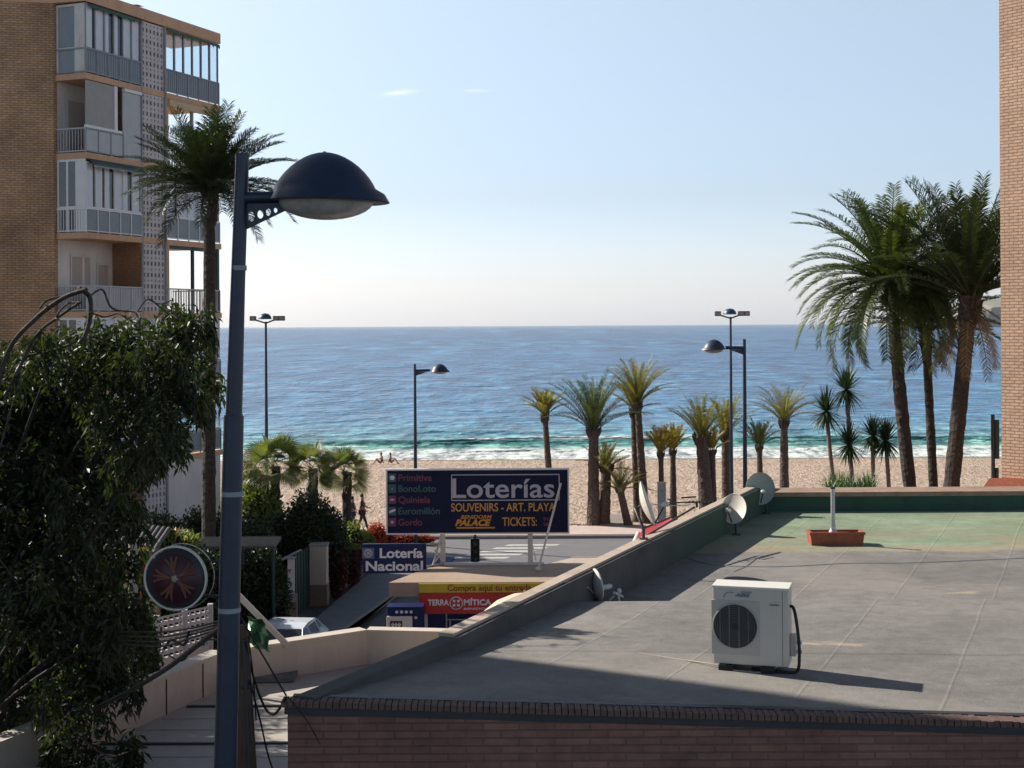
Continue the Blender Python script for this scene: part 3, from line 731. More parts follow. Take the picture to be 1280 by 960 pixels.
# ---------------------------------------------------------------- air conditioner
ac = thing('air_conditioner', 'cream outdoor air conditioner unit with round black fan grille on the grey roof', 'air conditioner', (*G(941,838,7.02)[:2],7.035), R(-16.5))
w, h, dp, z0 = .575, .585, .26, .055
mb = MB(); mb.bbox(-w/2,w/2,-dp/2,dp/2,z0,z0+h,.008); mb.build('body', 'ac_cream', ac, True)
mb = MB(); mb.bbox(-w/2-.006,w/2+.006,-dp/2-.008,dp/2+.006,z0+h-.001,z0+h+.016,.005); mb.build('lid', 'ac_lid_sunlit', ac, True)
fx, fz, fr = -.115, z0+.295, .168
fp = MB(); fp.bbox(fx-.185,fx+.185,-dp/2-.006,-dp/2+.02,z0+.075,z0+.49,.004); fpo = fp.build('fan_panel', 'ac_grey', ac, True)
mb = MB(); mb.disc((fx,-dp/2-.009,fz), (0,-1,0), fr, 48, 0, .003); mb.build('fan_opening', 'ac_dark', fpo, True) if False else None
go = MB(); go.disc((fx,-dp/2-.008,fz), (0,-1,0), fr, 48, 0, .0035); go = go.build('fan_opening', 'ac_dark', ac, True)
gr = MB()
for r_ in np.linspace(.03, fr-.004, 11): gr.lathe([(r_-.0012,0),(r_+.0012,0),(r_+.0012,.004),(r_-.0012,.004),(r_-.0012,0)], (fx,-dp/2-.014,fz), (0,-1,0), 44)
for xx, ww in ((-.115,.004),(-.045,.006),(.03,.006),(.10,.004)):
    hh_ = math.sqrt(fr**2-xx**2)*.985; gr.box(fx+xx-ww/2,fx+xx+ww/2,-dp/2-.022,-dp/2-.0115,fz-hh_,fz+hh_)
gr.build('guard_grille', 'fin', ac, True)
mb = MB(); mb.lathe([(fr,0),(fr+.006,.0),(fr+.006,.012),(fr,.012)], (fx,-dp/2-.004,fz), (0,-1,0), 48); mb.build('fan_ring', 'ac_grey', ac, True)
fb = MB()
for k in range(5):
    a = k*2*PI/5; c_, s_ = math.cos(a), math.sin(a); fb.add([(fx+c_*.02,-dp/2-.012,fz+s_*.02),(fx+c_*.14-s_*.03,-dp/2-.0122,fz+s_*.14+c_*.03),(fx+c_*.15+s_*.03,-dp/2-.0124,fz+s_*.15-c_*.03)], [(0,1,2)])
fb.build('fan_blades', 'tile_black', ac, True)
mb = MB(); mt = Matrix.Translation((fx+.0,-dp/2-.002,z0+.520)); 
text_geo(mb, 'AIRE', .115, .030, mt, bold=.01, shear=.25)
pts = [Vector((fx-.035+.05*math.cos(a), -dp/2-.004, z0+.515+.038*math.sin(a))) for a in np.linspace(1.1, 3.4, 9)]; mb.tube(pts, .0022, 5)
mb.box(fx+.045,fx+.125,-dp/2-.004,-dp/2-.001,z0+.556,z0+.561)
mb.build('logo', 'logo_blue', ac, True)
mb = MB(); text_geo(mb, 'inverter', .07, .014, Matrix.Translation((.15,-dp/2-.002,z0+.465)), bold=.02); mb.build('lettering', 'logo_blue', ac, True)
mb = MB(); mb.box(w/2-.046,w/2-.043,-dp/2-.003,-dp/2,z0+.01,z0+h-.01); mb.build('panel_seam', 'fin', ac, True)
for sx in (-.19, .13):
    mb = MB(); mb.bbox(sx-.055,sx+.055,-.16,.16,0,.052,.01); mb.build('foot', 'black', ac, True)
mb = MB(); mb.bbox(w/2+.001,w/2+.045,-.02,.09,z0+.06,z0+.22,.008); vc = mb.build('valve_cover', 'dirty_white', ac, True)
for zz in (.09,.16):
    mb = MB(); mb.tube([(w/2+.04,.03,z0+zz),(w/2+.085,.03,z0+zz)], .013, 8); mb.tube([(w/2+.07,.03,z0+zz-.02),(w/2+.07,.03,z0+zz+.02)], .01, 8); mb.build('valve', 'steel_pale', ac, True)
def hose(mb, pts, r, seg=8):
    P = [Vector(p) for p in pts]; out = []
    for i in range(len(P)-1):
        p0, p1, p2, p3 = P[max(i-1,0)], P[i], P[i+1], P[min(i+2,len(P)-1)]
        for k in range(6):
            t = k/6; out.append(.5*((2*p1)+(p2-p0)*t+(2*p0-5*p1+4*p2-p3)*t*t+(3*p1-p0-3*p2+p3)*t**3))
    out.append(P[-1]); return mb.tube(out, r, seg)
mb = MB(); hose(mb, [(w/2-.01,.0,z0+.44),(w/2+.03,-.03,z0+.43),(w/2+.062,-.07,z0+.28),(w/2+.075,-.08,z0+.08),(w/2+.05,-.09,.016),(w/2-.1,-.10,.016),(.0,-.06,.014)], .0125); mb.build('hose', 'black', ac, True)
mb = MB(); hose(mb, [(-.95,.25,.008),(-.6,.12,.008),(-.28,-.08,.03),(-.1,-.15,.012),(.1,-.15,.012),(.2,-.10,.05)], .006, 6); mb.build('drain_cable', 'wood_grey', ac, True)
# ---------------------------------------------------------------- planter with pole on the green part
pc = G(1047,682,6.8); tp = thing('planter', 'terracotta trough planter standing on the green roof with a grey post in it', 'planter', (pc.x,pc.y+.13,6.8))
mb = MB(); W2, D2, Hh = .355, .13, .175
mb.add([(-W2+.02,-D2+.01,0),(W2-.02,-D2+.01,0),(W2-.02,D2-.01,0),(-W2+.02,D2-.01,0),(-W2,-D2,Hh),(W2,-D2,Hh),(W2,D2,Hh),(-W2,D2,Hh),(-W2+.03,-D2+.03,Hh),(W2-.03,-D2+.03,Hh),(W2-.03,D2-.03,Hh),(-W2+.03,D2-.03,Hh),(-W2+.04,-D2+.04,Hh-.06),(W2-.04,-D2+.04,Hh-.06),(W2-.04,D2-.04,Hh-.06),(-W2+.04,D2-.04,Hh-.06)],
 [(3,2,1,0),(0,1,5,4),(1,2,6,5),(2,3,7,6),(3,0,4,7),(4,5,9,8),(5,6,10,9),(6,7,11,10),(7,4,8,11),(8,9,13,12),(9,10,14,13),(10,11,15,14),(11,8,12,15),(12,13,14,15)])
mb.box(-W2-.008,W2+.008,-D2-.008,-D2+.002,Hh-.035,Hh-.002); mb.box(-W2-.008,-W2+.002,-D2,D2,Hh-.035,Hh-.004); mb.box(W2-.002,W2+.008,-D2,D2,Hh-.035,Hh-.004); mb.build('trough', 'terracotta', tp, True)
mb = MB(); mb.box(-W2+.045,W2-.045,-D2+.045,D2-.045,.03,Hh-.045); mb.build('soil', 'wood_pole', tp, True)
po = thing('umbrella_base_post', 'grey galvanised tube post rising out of the terracotta trough on the green roof', 'post', (pc.x-.03,pc.y+.13,6.8+Hh-.045))
mb = MB(); mb.lathe([(.0,.0),(.07,.0),(.068,.02),(.045,.05),(.034,.09),(.034,.12)], seg=20); mb.build('base', 'steel', po, True)
mb = MB(); mb.tube([(0,0,.1),(0,0,.60)], .028, 14); mb.build('tube', 'steel', po, True)
mb = MB(); mb.tube([(0,0,.598),(0,0,.625)], .033, 14); mb.build('cap', 'dark_metal', po, True)
# ---------------------------------------------------------------- dishes and aerial on the parapet
def dish(name, label, c, facing, r, mat, foot, arm=True, group=None):
    t = thing(name, label, 'satellite dish', foot, 0, group); c = Vector(c); f = Vector(facing).normalized()
    mb = MB(); prof = [(r*k/8, .28*r*(k/8)**2) for k in range(9)]+[(r*1.015,.28*r+.004),(r*1.01,.28*r-.008)]+[(r*k/8, .28*r*(k/8)**2-.01) for k in range(8,-1,-1)]
    mb.lathe(prof, c, f, 40, sy=1.08); mb.build('reflector', mat, t)
    dn = Vector((0,0,-1)); dn = (dn-f*dn.dot(f)).normalized(); fe = c+f*r*.95+dn*r*.25
    mb = MB(); mb.tube([c+dn*r*.95+f*.2*r, fe], .009, 8); mb.build('feed_arm', 'dark_metal', t)
    mb = MB(); mb.tube([fe-f*.05*1, fe+f*.03], .028, 12); mb.tube([fe+f*.03, fe+f*.05], .018, 10); mb.build('receiver', 'dirty_white', t)
    mb = MB(); mb.tube([c-f*.02, c-f*.09, Vector(foot)+Vector((0,0,.12)), foot], .018, 8); mb.bbox(foot[0]-.05,foot[0]+.05,foot[1]-.05,foot[1]+.05,foot[2],foot[2]+.02,.004); mb.build('bracket', 'dark_metal', t)
    return t
sd = lambda px, py: None
d1 = W(920,637,19.7); dish('satellite_dish', 'oval cream satellite dish seen from its hollow side on the parapet by the roof corner', d1, (-.66,-.66,.30), .20, 'dish_white', (*par((19.7-11.47)/.925,.3),6.8))
d2 = W(949,611,21.7); dish('satellite_dish', 'round grey green satellite dish in shade at the far corner of the flat roof', d2, (.10,-.95,.18), .225, 'dish_grey', (d2.x+.12,21.75,6.8))
d3 = W(741,732,14.5); dish('satellite_dish', 'white satellite dish turned edge on behind the parapet, beside looping cables', d3, (.95,.30,.12), .165, 'dish_white', (d3.x+.05,14.55,6.8))
d4 = W(803,632,16.6); dish('satellite_dish', 'tall pale satellite dish seen edge on, rising above the parapet beside the slanting aerial', d4, (.935,-.10,.33), .27, 'dish_white', (*par((16.45-11.47)/.925,.05),7.22))
an = thing('television_aerial', 'black television aerial on a slanting mast above the roof parapet', 'aerial', (*par((16.7-11.47)/.925,.05),7.22))
m0, m1 = W(806,671,16.7), W(868,634,18.2)
mb = MB(); hose(mb, [m0, m0.lerp(m1,.4), m0.lerp(m1,.75), m1], .013); mb.build('mast', 'dark_metal', an)
b0_, b1_ = W(858,622,18.0), W(896,629,18.5); b2_ = W(862,632,18.1)
mb = MB(); mb.tube([W(858,628,18.1), W(893,627,18.5)], .012, 6)
mb.tube([W(871,634,18.2), W(871,627,18.2)], .016, 8)
mb.build('boom', 'dark_metal', an)
mb = MB()
for i in range(8):
    c_ = W(860+i*4.4,627.5,18.1+i*.05); l = .13-.009*i; mb.tube([c_-Vector((l*.35,l,0)), c_+Vector((l*.35,l,0))], .0055, 5)
c_ = W(861,628,18.1)
mb.tube([W(836,628,17.9),W(860,628,18.1)], .009, 6)
for k in (-1,1): mb.tube([W(841,628,17.9), W(834,628+5*k,17.9)], .009, 5); mb.tube([W(852,622,18),W(870,621,18.2)], .010, 5)
mb.build('elements', 'dark_metal', an)
mb = MB(); hose(mb, [W(808,629,17.2),W(835,632,17.5),W(862,631,18.1)], .006, 5); mb.build('stay_wire', 'steel', an)
# red awning box on the outer face of the parapet
ra = thing('red_awning', 'red canvas awning rolled against the outer side of the parapet, below the slanting aerial', 'awning', W(800,675,16.9))
A_, B_, C_, D_ = W(793,683,16.4), W(843,652,18.1), W(838,647,18.6), W(803,661,17.6)
mb = MB(); dz = Vector((0,0,-.12)); mb.add([A_,B_,C_,D_,A_+dz,B_+dz,C_+dz,D_+dz], [(0,1,2,3),(0,4,5,1),(1,5,6,2),(2,6,7,3),(3,7,4,0),(7,6,5,4)]); mb.build('canvas', 'red', ra)
mb = MB(); mb.tube([A_,B_], .016, 8); mb.tube([D_,C_], .014, 8); mb.build('frame', 'dark_metal', ra)
mb = MB(); mb.tube([D_+Vector((-.05,0,-.06)), A_+Vector((-.02,0,0))], .03, 10); mb.build('roller_end', 'dirty_white', ra)
# loose cables by the edge-on dish
cb = thing('cable', 'thin grey cables looping over the parapet beside the edge on dish', 'cable', (*G(725,752,6.8)[:2],6.8))
mb = MB(); hose(mb, [W(692,732,13.6),W(712,727,13.9),W(727,738,14.2),W(731,749,14.4)], .006, 5); hose(mb, [W(742,742,14.4),W(734,734,14.3),W(729,746,14.3),W(727,751,14.4)], .006, 5); hose(mb, [W(692,732,13.6),W(702,742,13.9),W(706,750,14.3)], .004, 5); mb.build('wire', 'steel', cb)
lb = thing('spare_bracket', 'small white metal aerial bracket lying on the lower roof beside the edge on dish', 'bracket', (*G(772,752,6.8)[:2],6.8))
mb = MB(); c_ = G(772,750,6.8); mb.tube([W(762,750,14.7),W(771,742,14.7),W(774,737,14.7)], .012, 8); mb.tube([W(768,741,14.6),W(778,746,14.8)], .016, 8); mb.tube([W(774,752,14.7),W(772,742,14.7)], .013, 8); mb.lathe([(0,0),(.03,0),(.03,.02),(0,.03)], W(773,739,14.7), (.6,-.5,.3), 10); mb.build('clamp', 'dirty_white', lb)
# ---------------------------------------------------------------- big street lamp in the foreground
YL = 8.9
def ell(t0, t1, cx, cy, rx, ry): return [(cx+rx*math.cos(a), cy+ry*math.sin(a)) for a in np.linspace(t0, t1, 20)]
LG = 'blue dome street lamps'
lampb = W(262,407+EYE/YL*F,YL)
lp = thing('street_lamp', 'large near navy street lamp with half dome hood and pierced triangular bracket', 'street lamp', (lampb.x,YL,0), 0, LG)
pt = [W(262,407+EYE/YL*F,YL), W(282,950,YL), W(289,650,YL), W(297.5,350,YL), W(303,195,YL)]
mb = MB(); mb.tube([pt[0],pt[1]], [.085,.071], 20); mb.tube([pt[1],pt[2]], [.071,.066], 20, caps=False); mb.tube([pt[2], W(292.3,520,YL)], [.066,.062], 20, caps=False)
mb.tube([W(292.3,520,YL), pt[3], pt[4]], [.052,.045,.042], 20); mb.tube([W(292.2,525,YL), W(292.4,517,YL)], [.064,.053], 20); mb.lathe([(.0,0),(.16,0),(.16,.025),(.10,.05),(.09,.2)], pt[0], seg=24)
mb.build('pole', 'navy', lp)
mb = MB(); mb.tube([pt[4]+Vector((0,0,-.002)), pt[4]+Vector((0,0,.012))], .044, 20); mb.build('cap', 'navy', lp)
for yy in (338, 620, 765):
    mb = MB(); p = W(303-(yy-195)*.0285, yy, YL); rr = .046 if yy < 500 else .069; mb.tube([p, p+Vector((0,0,.03))], rr+.0015, 20); mb.build('worn_band', 'concrete' if yy < 500 else 'rail_grey', lp)
cD = W(406,244,YL)
mb = MB(); mb.tube([W(303,247.5,YL), W(372,246,YL)], .038, 16); mb.tube([W(366,246,YL), W(384,247,YL)], [.044,.030], 14); mb.build('arm', 'navy', lp)
# bracket plate with four holes: built around the holes from a grid
def pierced(mb, poly, holes, y, th, M_):
    """flat plate with round holes, filled by bridging columns"""
    x0, x1 = min(p[0] for p in poly), max(p[0] for p in poly)
    import mathutils.geometry as mg
    loops = [[Vector((p[0],p[1],0)) for p in poly]]+[[Vector((hx+hr*math.cos(a), hy+hr*1.45*math.sin(a), 0)) for a in np.linspace(0, 2*PI, 17)[:-1]] for hx, hy, hr in holes]
    tris = mg.tessellate_polygon(loops); flat = [v for l in loops for v in l]; n = len(flat)
    A = [M_(v.x, v.y, y-th/2) for v in flat]; B = [M_(v.x, v.y, y+th/2) for v in flat]
    mb.add(A+B, [tuple(t) for t in tris]+[tuple(i+n for i in t[::-1]) for t in tris])
    k = 0
    for l in loops:
        m_ = len(l); mb.add(A[k:k+m_]+B[k:k+m_], [(i,(i+1)%m_,m_+(i+1)%m_,m_+i) for i in range(m_)]); k += m_
mb = MB(); pierced(mb, [(304,252),(362,252),(360,262),(308,287),(304,287)], [(314,271,4.2),(325.5,268,3.6),(335.5,265.3,3.0),(344.5,263,2.1)], YL, .012, lambda a,b_,c: W(a,b_,c)); mb.build('bracket', 'navy', lp)
# hood: half dome, a brim band and a pointed nose
def hood(lp, c, s, local, mats=('navy','lens'), ax=1, full=True):
    """c = centre of the rim plane, s = radius; ax = +1 nose towards +x"""
    mb = MB(); seg = 36; vs = []; fs = []; rings = 10
    prof = [(q, (1-q**1.9)**.75) for q in (.985,.95,.88,.78,.66,.53,.40,.27,.14,.02)]
    rows = [[(1.16,-.19),(1.06,-.02)]+[(1.0*q[0], .77*q[1]) for q in prof]][0]
    for r_, z_ in rows:
        for k in range(seg):
            a = 2*PI*k/seg; x, y = math.cos(a), math.sin(a)
            e = 1+.0*x; nose = .10*max(0, x)**6 if r_ > 1.03 else 0
            back = -.10*max(0,-x)**2 if r_ > 1.03 else 0
            vs.append(c+Vector((ax*(x*(r_+nose+back)), y*r_*.88, z_-.03*(x if r_ > 1.03 else 0)))*s)
    for i in range(len(rows)-1):
        for k in range(seg):
            a, b = i*seg+k, i*seg+(k+1)%seg; fs.append((a,b,b+seg,a+seg))
    mb.add(vs, fs, 0, True); mb.add([c+(v-c)*Vector((1,1,1)).x*.985-Vector((0,0,.012*s)) for v in vs[:seg]], [tuple(range(seg))])
    mb.lathe([(.0,.785*s),(.03*s,.785*s),(.03*s,.76*s)], c, (0,0,1), 10)
    mb.build('hood', mats[0], lp, local)
    if full:
        mb = MB(); R_ = [(.92*math.cos(a)*s, -.37*math.sin(a)*s-.17*s) for a in np.linspace(0, PI/2, 9)]
        mb.lathe(R_, c-Vector((-.03*s*ax,0,0)), (0,0,1), 36, sy=.8); mb.build('lens', mats[1], lp, local)
hood(lp, W(406,240,YL), 64.5*YL/F, False)
# mounting foot between arm and hood
mb = MB(); mb.tube([W(372,249,YL), W(386,252,YL)], [.034,.02], 12); mb.build('joint', 'navy', lp)
# ---------------------------------------------------------------- round sign on the lamp post
sc_ = W(221,722,YL); sg = thing('round_sign', 'round sign with rusty red spokes in a pale ring, fixed to the near lamp post', 'sign', sc_-Vector((0,0,.21)))
fw = Vector((-.10,-.99,0)).normalized(); u_ = Vector((fw.y*-1,fw.x,0)).normalized(); 
mb = MB(); mb.lathe([(0,-.03),(.185,-.03),(.185,.03),(0,.03)], sc_, fw, 48); mb.build('drum', 'dark_metal', sg)
mb = MB(); mb.lathe([(.192,.008),(.203,.010),(.204,.030),(.192,.036),(.192,.008)], sc_, fw, 56); mb.build('rim', 'steel_pale', sg)
mb = MB(); mb.lathe([(.203,-.03),(.206,-.03),(.206,-.02),(.203,-.02)], sc_+Vector((.022,.03,0)), fw, 48); mb.build('back_ring', 'steel_pale', sg)
mb = MB(); ri = .155; zz = fw*.034
mb.lathe([(0,.031),(ri,.031),(ri,.033),(0,.033)], sc_, fw, 44)
mb.build('face', 'ink_maroon', sg)
mb = MB(); U = Vector((.99,-.1,0))
for k in range(5):
    a = k*2*PI/5+.5
    for sgn in (-1, 0, 1):
        P_ = [sc_+zz+U*(rr*math.cos(a+sgn*.34*(rr/ri)**1.3))+Vector((0,0,rr*math.sin(a+sgn*.34*(rr/ri)**1.3))) for rr in (.02,.06,.10,.14)]
        mb.tube(P_, [.014,.011,.012,.007], 6)
M['rust'] = plain('rusty_red', (.12,.042,.025), .6, var=.4, scale=14)
mb.build('spokes', 'rust', sg)
mb = MB(); mb.lathe([(0,.033),(.03,.033),(.022,.042),(0,.046)], sc_, fw, 16); mb.build('hub', 'wood_grey', sg)
mb = MB(); mb.tube([W(255,701,YL+.02),W(282,701,YL)], .0055, 8); mb.tube([W(232,684,YL+.05),W(255,684,YL+.05)], .004, 6); mb.tube([W(253,745,YL+.02),W(279,745,YL)], .011, 8); mb.build('bracket', 'dark_metal', sg)
# ---------------------------------------------------------------- timber pole with cables behind the lamp
wp = thing('timber_pole', 'old dark timber cable pole leaning close behind the navy lamp post', 'pole', (*G(309,407+F*EYE/9.75,0)[:2],0))
mb = MB(); q0, q1, q2 = W(330,407+EYE/9.75*F,9.75), W(306,960,9.75), W(300,782,9.75); mb.tube([q0,q1,q2], [.11,.082,.055], 14); mb.build('shaft', 'wood_pole', wp)
mb = MB(); mb.tube([W(301,860,9.62),W(319,858,9.62)], .012, 6); mb.tube([W(303,800,9.64),W(312,803,9.64)], .008, 6); mb.tube([W(304,800,9.6),W(312,960,9.6)], .01, 6); mb.build('clamps', 'dark_metal', wp)
wc = thing('hanging_cables', 'black cables drooping from the timber pole to the corner of the dark brick roof', 'cable', W(345,875,9.6))
mb = MB(); r6 = .0065
hose(mb, [W(306,800,9.7),W(318,850,9.8),W(331,884,9.9),W(342,893,9.8),W(352,882,9.6),W(358,872,9.55)], .009, 6)
hose(mb, [W(300,770,9.7),W(330,822,9.7),W(358,870,9.56)], r6, 5)
hose(mb, [W(312,850,9.7),W(325,900,9.8),W(334,940,9.9),W(341,962,9.9)], r6, 5)
hose(mb, [W(310,795,9.7),W(316,840,9.7),W(320,900,9.8)], .005, 5); hose(mb, [W(360,871,9.55),W(383,900,9.54),W(400,930,9.53)], .004, 5)
mb.build('wire', 'black', wc)
wb = thing('cable_bundle', 'thick black cable bundle sagging from the leafy tree to the near lamp post', 'cable', W(170,862,13))
mb = MB()
hose(mb, [W(120,885,13.5),W(165,862,13),W(205,838,12),W(240,812,11),W(272,788,9.8),W(296,778,9.75)], .022, 8)
for k in range(4): hose(mb, [W(150,790+5*k,13),W(200,790+6*k,12),W(240,785+4*k,11),W(296,770+3*k,9.75)], .008, 5)
hose(mb, [W(205,812,12),W(214,800,12),W(230,806,11.5),W(236,790,11)], .012, 6); hose(mb, [W(210,818,12),W(228,826,11.5),W(250,802,11),W(296,800,9.75)], .006, 5)
mb.build('wire', 'black', wb)
# ---------------------------------------------------------------- low terrace building beside the brick roof
tb = thing('terrace_building', 'low building with pale sheet roofing and a cream parapet, in front of the white car', 'building', (-3,14.5,0))
zT = 5.2; Aq = Vector((-4.28,15.9,0)); Bq = Vector((-3.62,17.75,0)); Cq = Vector((-1.96,18.95,0)); Dq = Vector((2.2,18.4,0)); A2 = Vector((-6.3,10.6,0))
inn = [A2, Aq, Bq, Cq, Dq]
dq = lambda y: (xpar(y)-.01, y)
mb = MB(); mb.prism([A2[:2],Aq[:2],Bq[:2],Cq[:2],Dq[:2],dq(17.9),dq(10.6),(-1.95,10.59)], 0, zT); mb.build('roof', 'terrace', tb)
mb = MB()
for p,q in zip(inn, inn[1:]):
    t_ = (q-p).normalized(); n_ = Vector((-t_.y,t_.x,0))*.16
    mb.add([(*p[:2],zT-.1),(*q[:2],zT-.1),(*q[:2],zT+.42),(*p[:2],zT+.42),(*(p+n_)[:2],0),(*(q+n_)[:2],0),(*(q+n_)[:2],zT+.42),(*(p+n_)[:2],zT+.42)], [(0,1,2,3),(5,4,7,6),(3,2,6,7),(0,3,7,4),(1,5,6,2)])
mb.build('parapet', 'cream', tb)
mb = MB()
for p,q in zip(inn, inn[1:]):
    t_ = (q-p).normalized(); n_ = Vector((-t_.y,t_.x,0)); a_,b_,c_,d_ = p-n_*.02-t_*.0, q-n_*.02, q+n_*.19, p+n_*.19
    mb.add([(*v[:2],zT+.424) for v in (a_,b_,c_,d_)]+[(*v[:2],zT+.462) for v in (a_,b_,c_,d_)], [(4,5,6,7),(0,1,5,4),(1,2,6,5),(2,3,7,6),(3,0,4,7),(3,2,1,0)])
mb.build('parapet_cap', 'cream', tb)
mb = MB()
for yy in (16.85, 15.35, 13.9, 12.5): 
    x0 = Aq.x+(yy-15.9)*(.40 if yy > 15.9 else .38)+.02; mb.box(x0, dq(yy)[0], yy-.022, yy+.022, zT+.001, zT+.022)
mb.build('seam_strip', 'dark_metal', tb)
mb = MB()
for yy in (16.35, 15.9, 14.9, 14.4, 13.3):
    x0 = Aq.x+(yy-15.9)*(.40 if yy > 15.9 else .38)+.05; mb.box(x0, dq(yy)[0]-.02, yy-.012, yy+.012, zT+.0005, zT+.008)
mb.build('ribs', 'terrace', tb)
mb = MB()
for tt in (.35, .75): 
    p = Aq.lerp(Bq, tt); mb.box(p.x-.001, p.x+.012, p.y-.006, p.y+.006, zT, zT+.41)
mb.build('joint', 'dark_metal', tb)
mb = MB(); g0 = G(318,846,zT); mb.box(g0.x-.15,g0.x+.55,g0.y-.32,g0.y+.1,zT+.01,zT+.07); mb.build('hatch', 'tile_grey', tb)
st = thing('steel_brace', 'pale steel brace bar running diagonally down onto the low terrace roof behind the lamp post', 'brace', G(388,836,zT))
f0, f1 = G(388,836,zT+.01), W(296,742,17.4)
mb = MB(); t_ = (f1-f0).normalized(); s_ = Vector((t_.z,0,-t_.x))*.045; o_ = Vector((0,.03,0))
mb.add([f0-s_-o_,f0+s_-o_,f1+s_-o_,f1-s_-o_,f0-s_+o_,f0+s_+o_,f1+s_+o_,f1-s_+o_], [(0,1,2,3),(7,6,5,4),(0,4,5,1),(1,5,6,2),(2,6,7,3),(3,7,4,0)]); mb.build('bar', 'dirty_white', st)
mb = MB(); mb.tube([(f1.x-.03,f1.y,zT),(f1.x-.03,f1.y,f1.z+.05)], .04, 10); mb.build('post', 'dirty_white', st)
mb = MB(); mb.bbox(f0.x-.12,f0.x+.12,f0.y-.1,f0.y+.1,zT+.012,zT+.05,.01); mb.build('base_plate', 'steel', st)
gs = thing('green_plastic_sheet', 'crumpled green plastic sheet hanging beside the timber pole above the terrace', 'sheet', W(316,800,16))
mb = MB(); vs=[]; 
for i in range(6):
    for j in range(9): q = W(308+i*4.6+j*.9, 770+j*5+i*1.2, 17.2); vs.append(q+Vector((0,.06*math.sin(i*2.1+j)+.05*math.sin(j*1.7),0)))
mb.add(vs, [(i*9+j,i*9+j+1,(i+1)*9+j+1,(i+1)*9+j) for i in range(5) for j in range(8)]); M['green_pl'] = plain('green_plastic', (.10,.24,.12), .35, var=.3, scale=6); mb.build('sheet', 'green_pl', gs)
rc = thing('roof_cable', 'thin grey cable snaking across the grey roof behind the air conditioner', 'cable', (*G(880,700,6.81)[:2],6.81))
mb = MB(); hose(mb, [tuple(G(x,y,6.806)) for x,y in ((838,672),(850,690),(868,700),(905,707),(980,708),(1060,704),(1150,703),(1290,697))], .0045, 5); mb.build('wire', 'concrete', rc)
# ---------------------------------------------------------------- kiosk
kx0 = W(486,728,38.3).x; ks = thing('kiosk', 'small lottery and ticket kiosk with flat peach roof slab and yellow and red fascia', 'kiosk', (0,40,0))
Kb = W(545,710,40.9)
mb = MB(); mb.prism([(kx0,38.3),(5.5,38.2),(5.5,41.2),(Kb.x,41.1)], 2.42, 2.8);
M['peach_pale'] = stained('kiosk_roof_paint', (.37,.275,.20), (.28,.185,.125), amt=.5, scale=.6, zstretch=1)
mb.build('roof', 'peach_pale', ks)
mb = MB(); mb.box(kx0+.9,5.3,40.7,40.9,0,2.42); mb.build('wall', 'sign_navy2', ks)
mb = MB(); mb.box(5.1,5.3,38.5,40.7,0,2.42); mb.build('wall', 'cream', ks)
xf = W(524,735,38.3).x; xe = 3.2
mb = MB(); mb.box(xf,xe,38.215,38.28,2.535,2.775); yb = mb.build('yellow_fascia', 'sign_yellow', ks)
mb = MB(); text_geo(mb, 'Compra aqu\u00ed tu entrada', (660-555)/F*38.2, .165, Matrix.Translation((W(555,0,38.2).x,38.21,2.585)), bold=.018); mb.build('lettering', 'ink_brown', yb)
mb = MB(); mb.box(xf,xe,38.21,38.28,1.965,2.53); rbn = mb.build('red_fascia', 'sign_red', ks)
mb = MB(); text_geo(mb, 'TERRA', (557-530.5)/F*38.2, .155, Matrix.Translation((W(530.5,0,38.2).x,38.205,2.20)), bold=.035)
text_geo(mb, 'M\u00cdTICA', (610-575.5)/F*38.2, .155, Matrix.Translation((W(575.5,0,38.2).x,38.205,2.20)), bold=.035)
text_geo(mb, 'BENIDORM', (612-575.5)/F*38.2, .055, Matrix.Translation((W(575.5,0,38.2).x,38.205,2.075)), bold=.02)
ec = Vector((W(566,0,38.2).x,38.2,2.255)); mb.lathe([(.155,0),(.178,0),(.178,.006),(.155,.006)], ec, (0,-1,0), 28)
for k in range(4):
    a = k*PI/2+PI/4; q = ec+Vector((.082*math.cos(a),-.006,.082*math.sin(a))); s = .042; mb.add([q+Vector((s*1.3*math.cos(a),0,s*1.3*math.sin(a))),q+Vector((-s*math.sin(a),0,s*math.cos(a))),q-Vector((s*1.3*math.cos(a),0,s*1.3*math.sin(a))),q-Vector((-s*math.sin(a),0,s*math.cos(a)))], [(0,1,2,3)])
mb.build('lettering', 'ink_white', rbn)
mb = MB(); mb.box(W(522.5,0,38.4).x,W(530,0,38.4).x,38.36,38.5,0,2.41); mb.build('post', 'dirty_white', ks)
mb = MB(); mb.box(xf+.9,5.0,38.55,38.7,0,1.05); mb.box(xf+.8,5.05,38.45,38.8,1.05,1.1); mb.build('counter', 'sign_blue', ks)
mb = MB(); mb.tube([(xf+.72,38.5,.0),(xf+.72,38.5,1.96)], .02, 8); mb.tube([(xf+.72,38.5,1.75),(xf+2.2,38.5,1.75)], .018, 8); mb.tube([(xf+.82,38.5,1.2),(xf+.82,38.5,1.75)], .02, 8); mb.build('rack_frame', 'steel', ks)
for k in range(5):
    mb = MB(); mb.bbox(xf+1.0+k*.42,xf+1.3+k*.42,38.52,38.6,1.12,1.45,.01); mb.build('postcard_rack', ['sign_blue','machine_white','red','sign_blue','ink_gold'][k], ks)
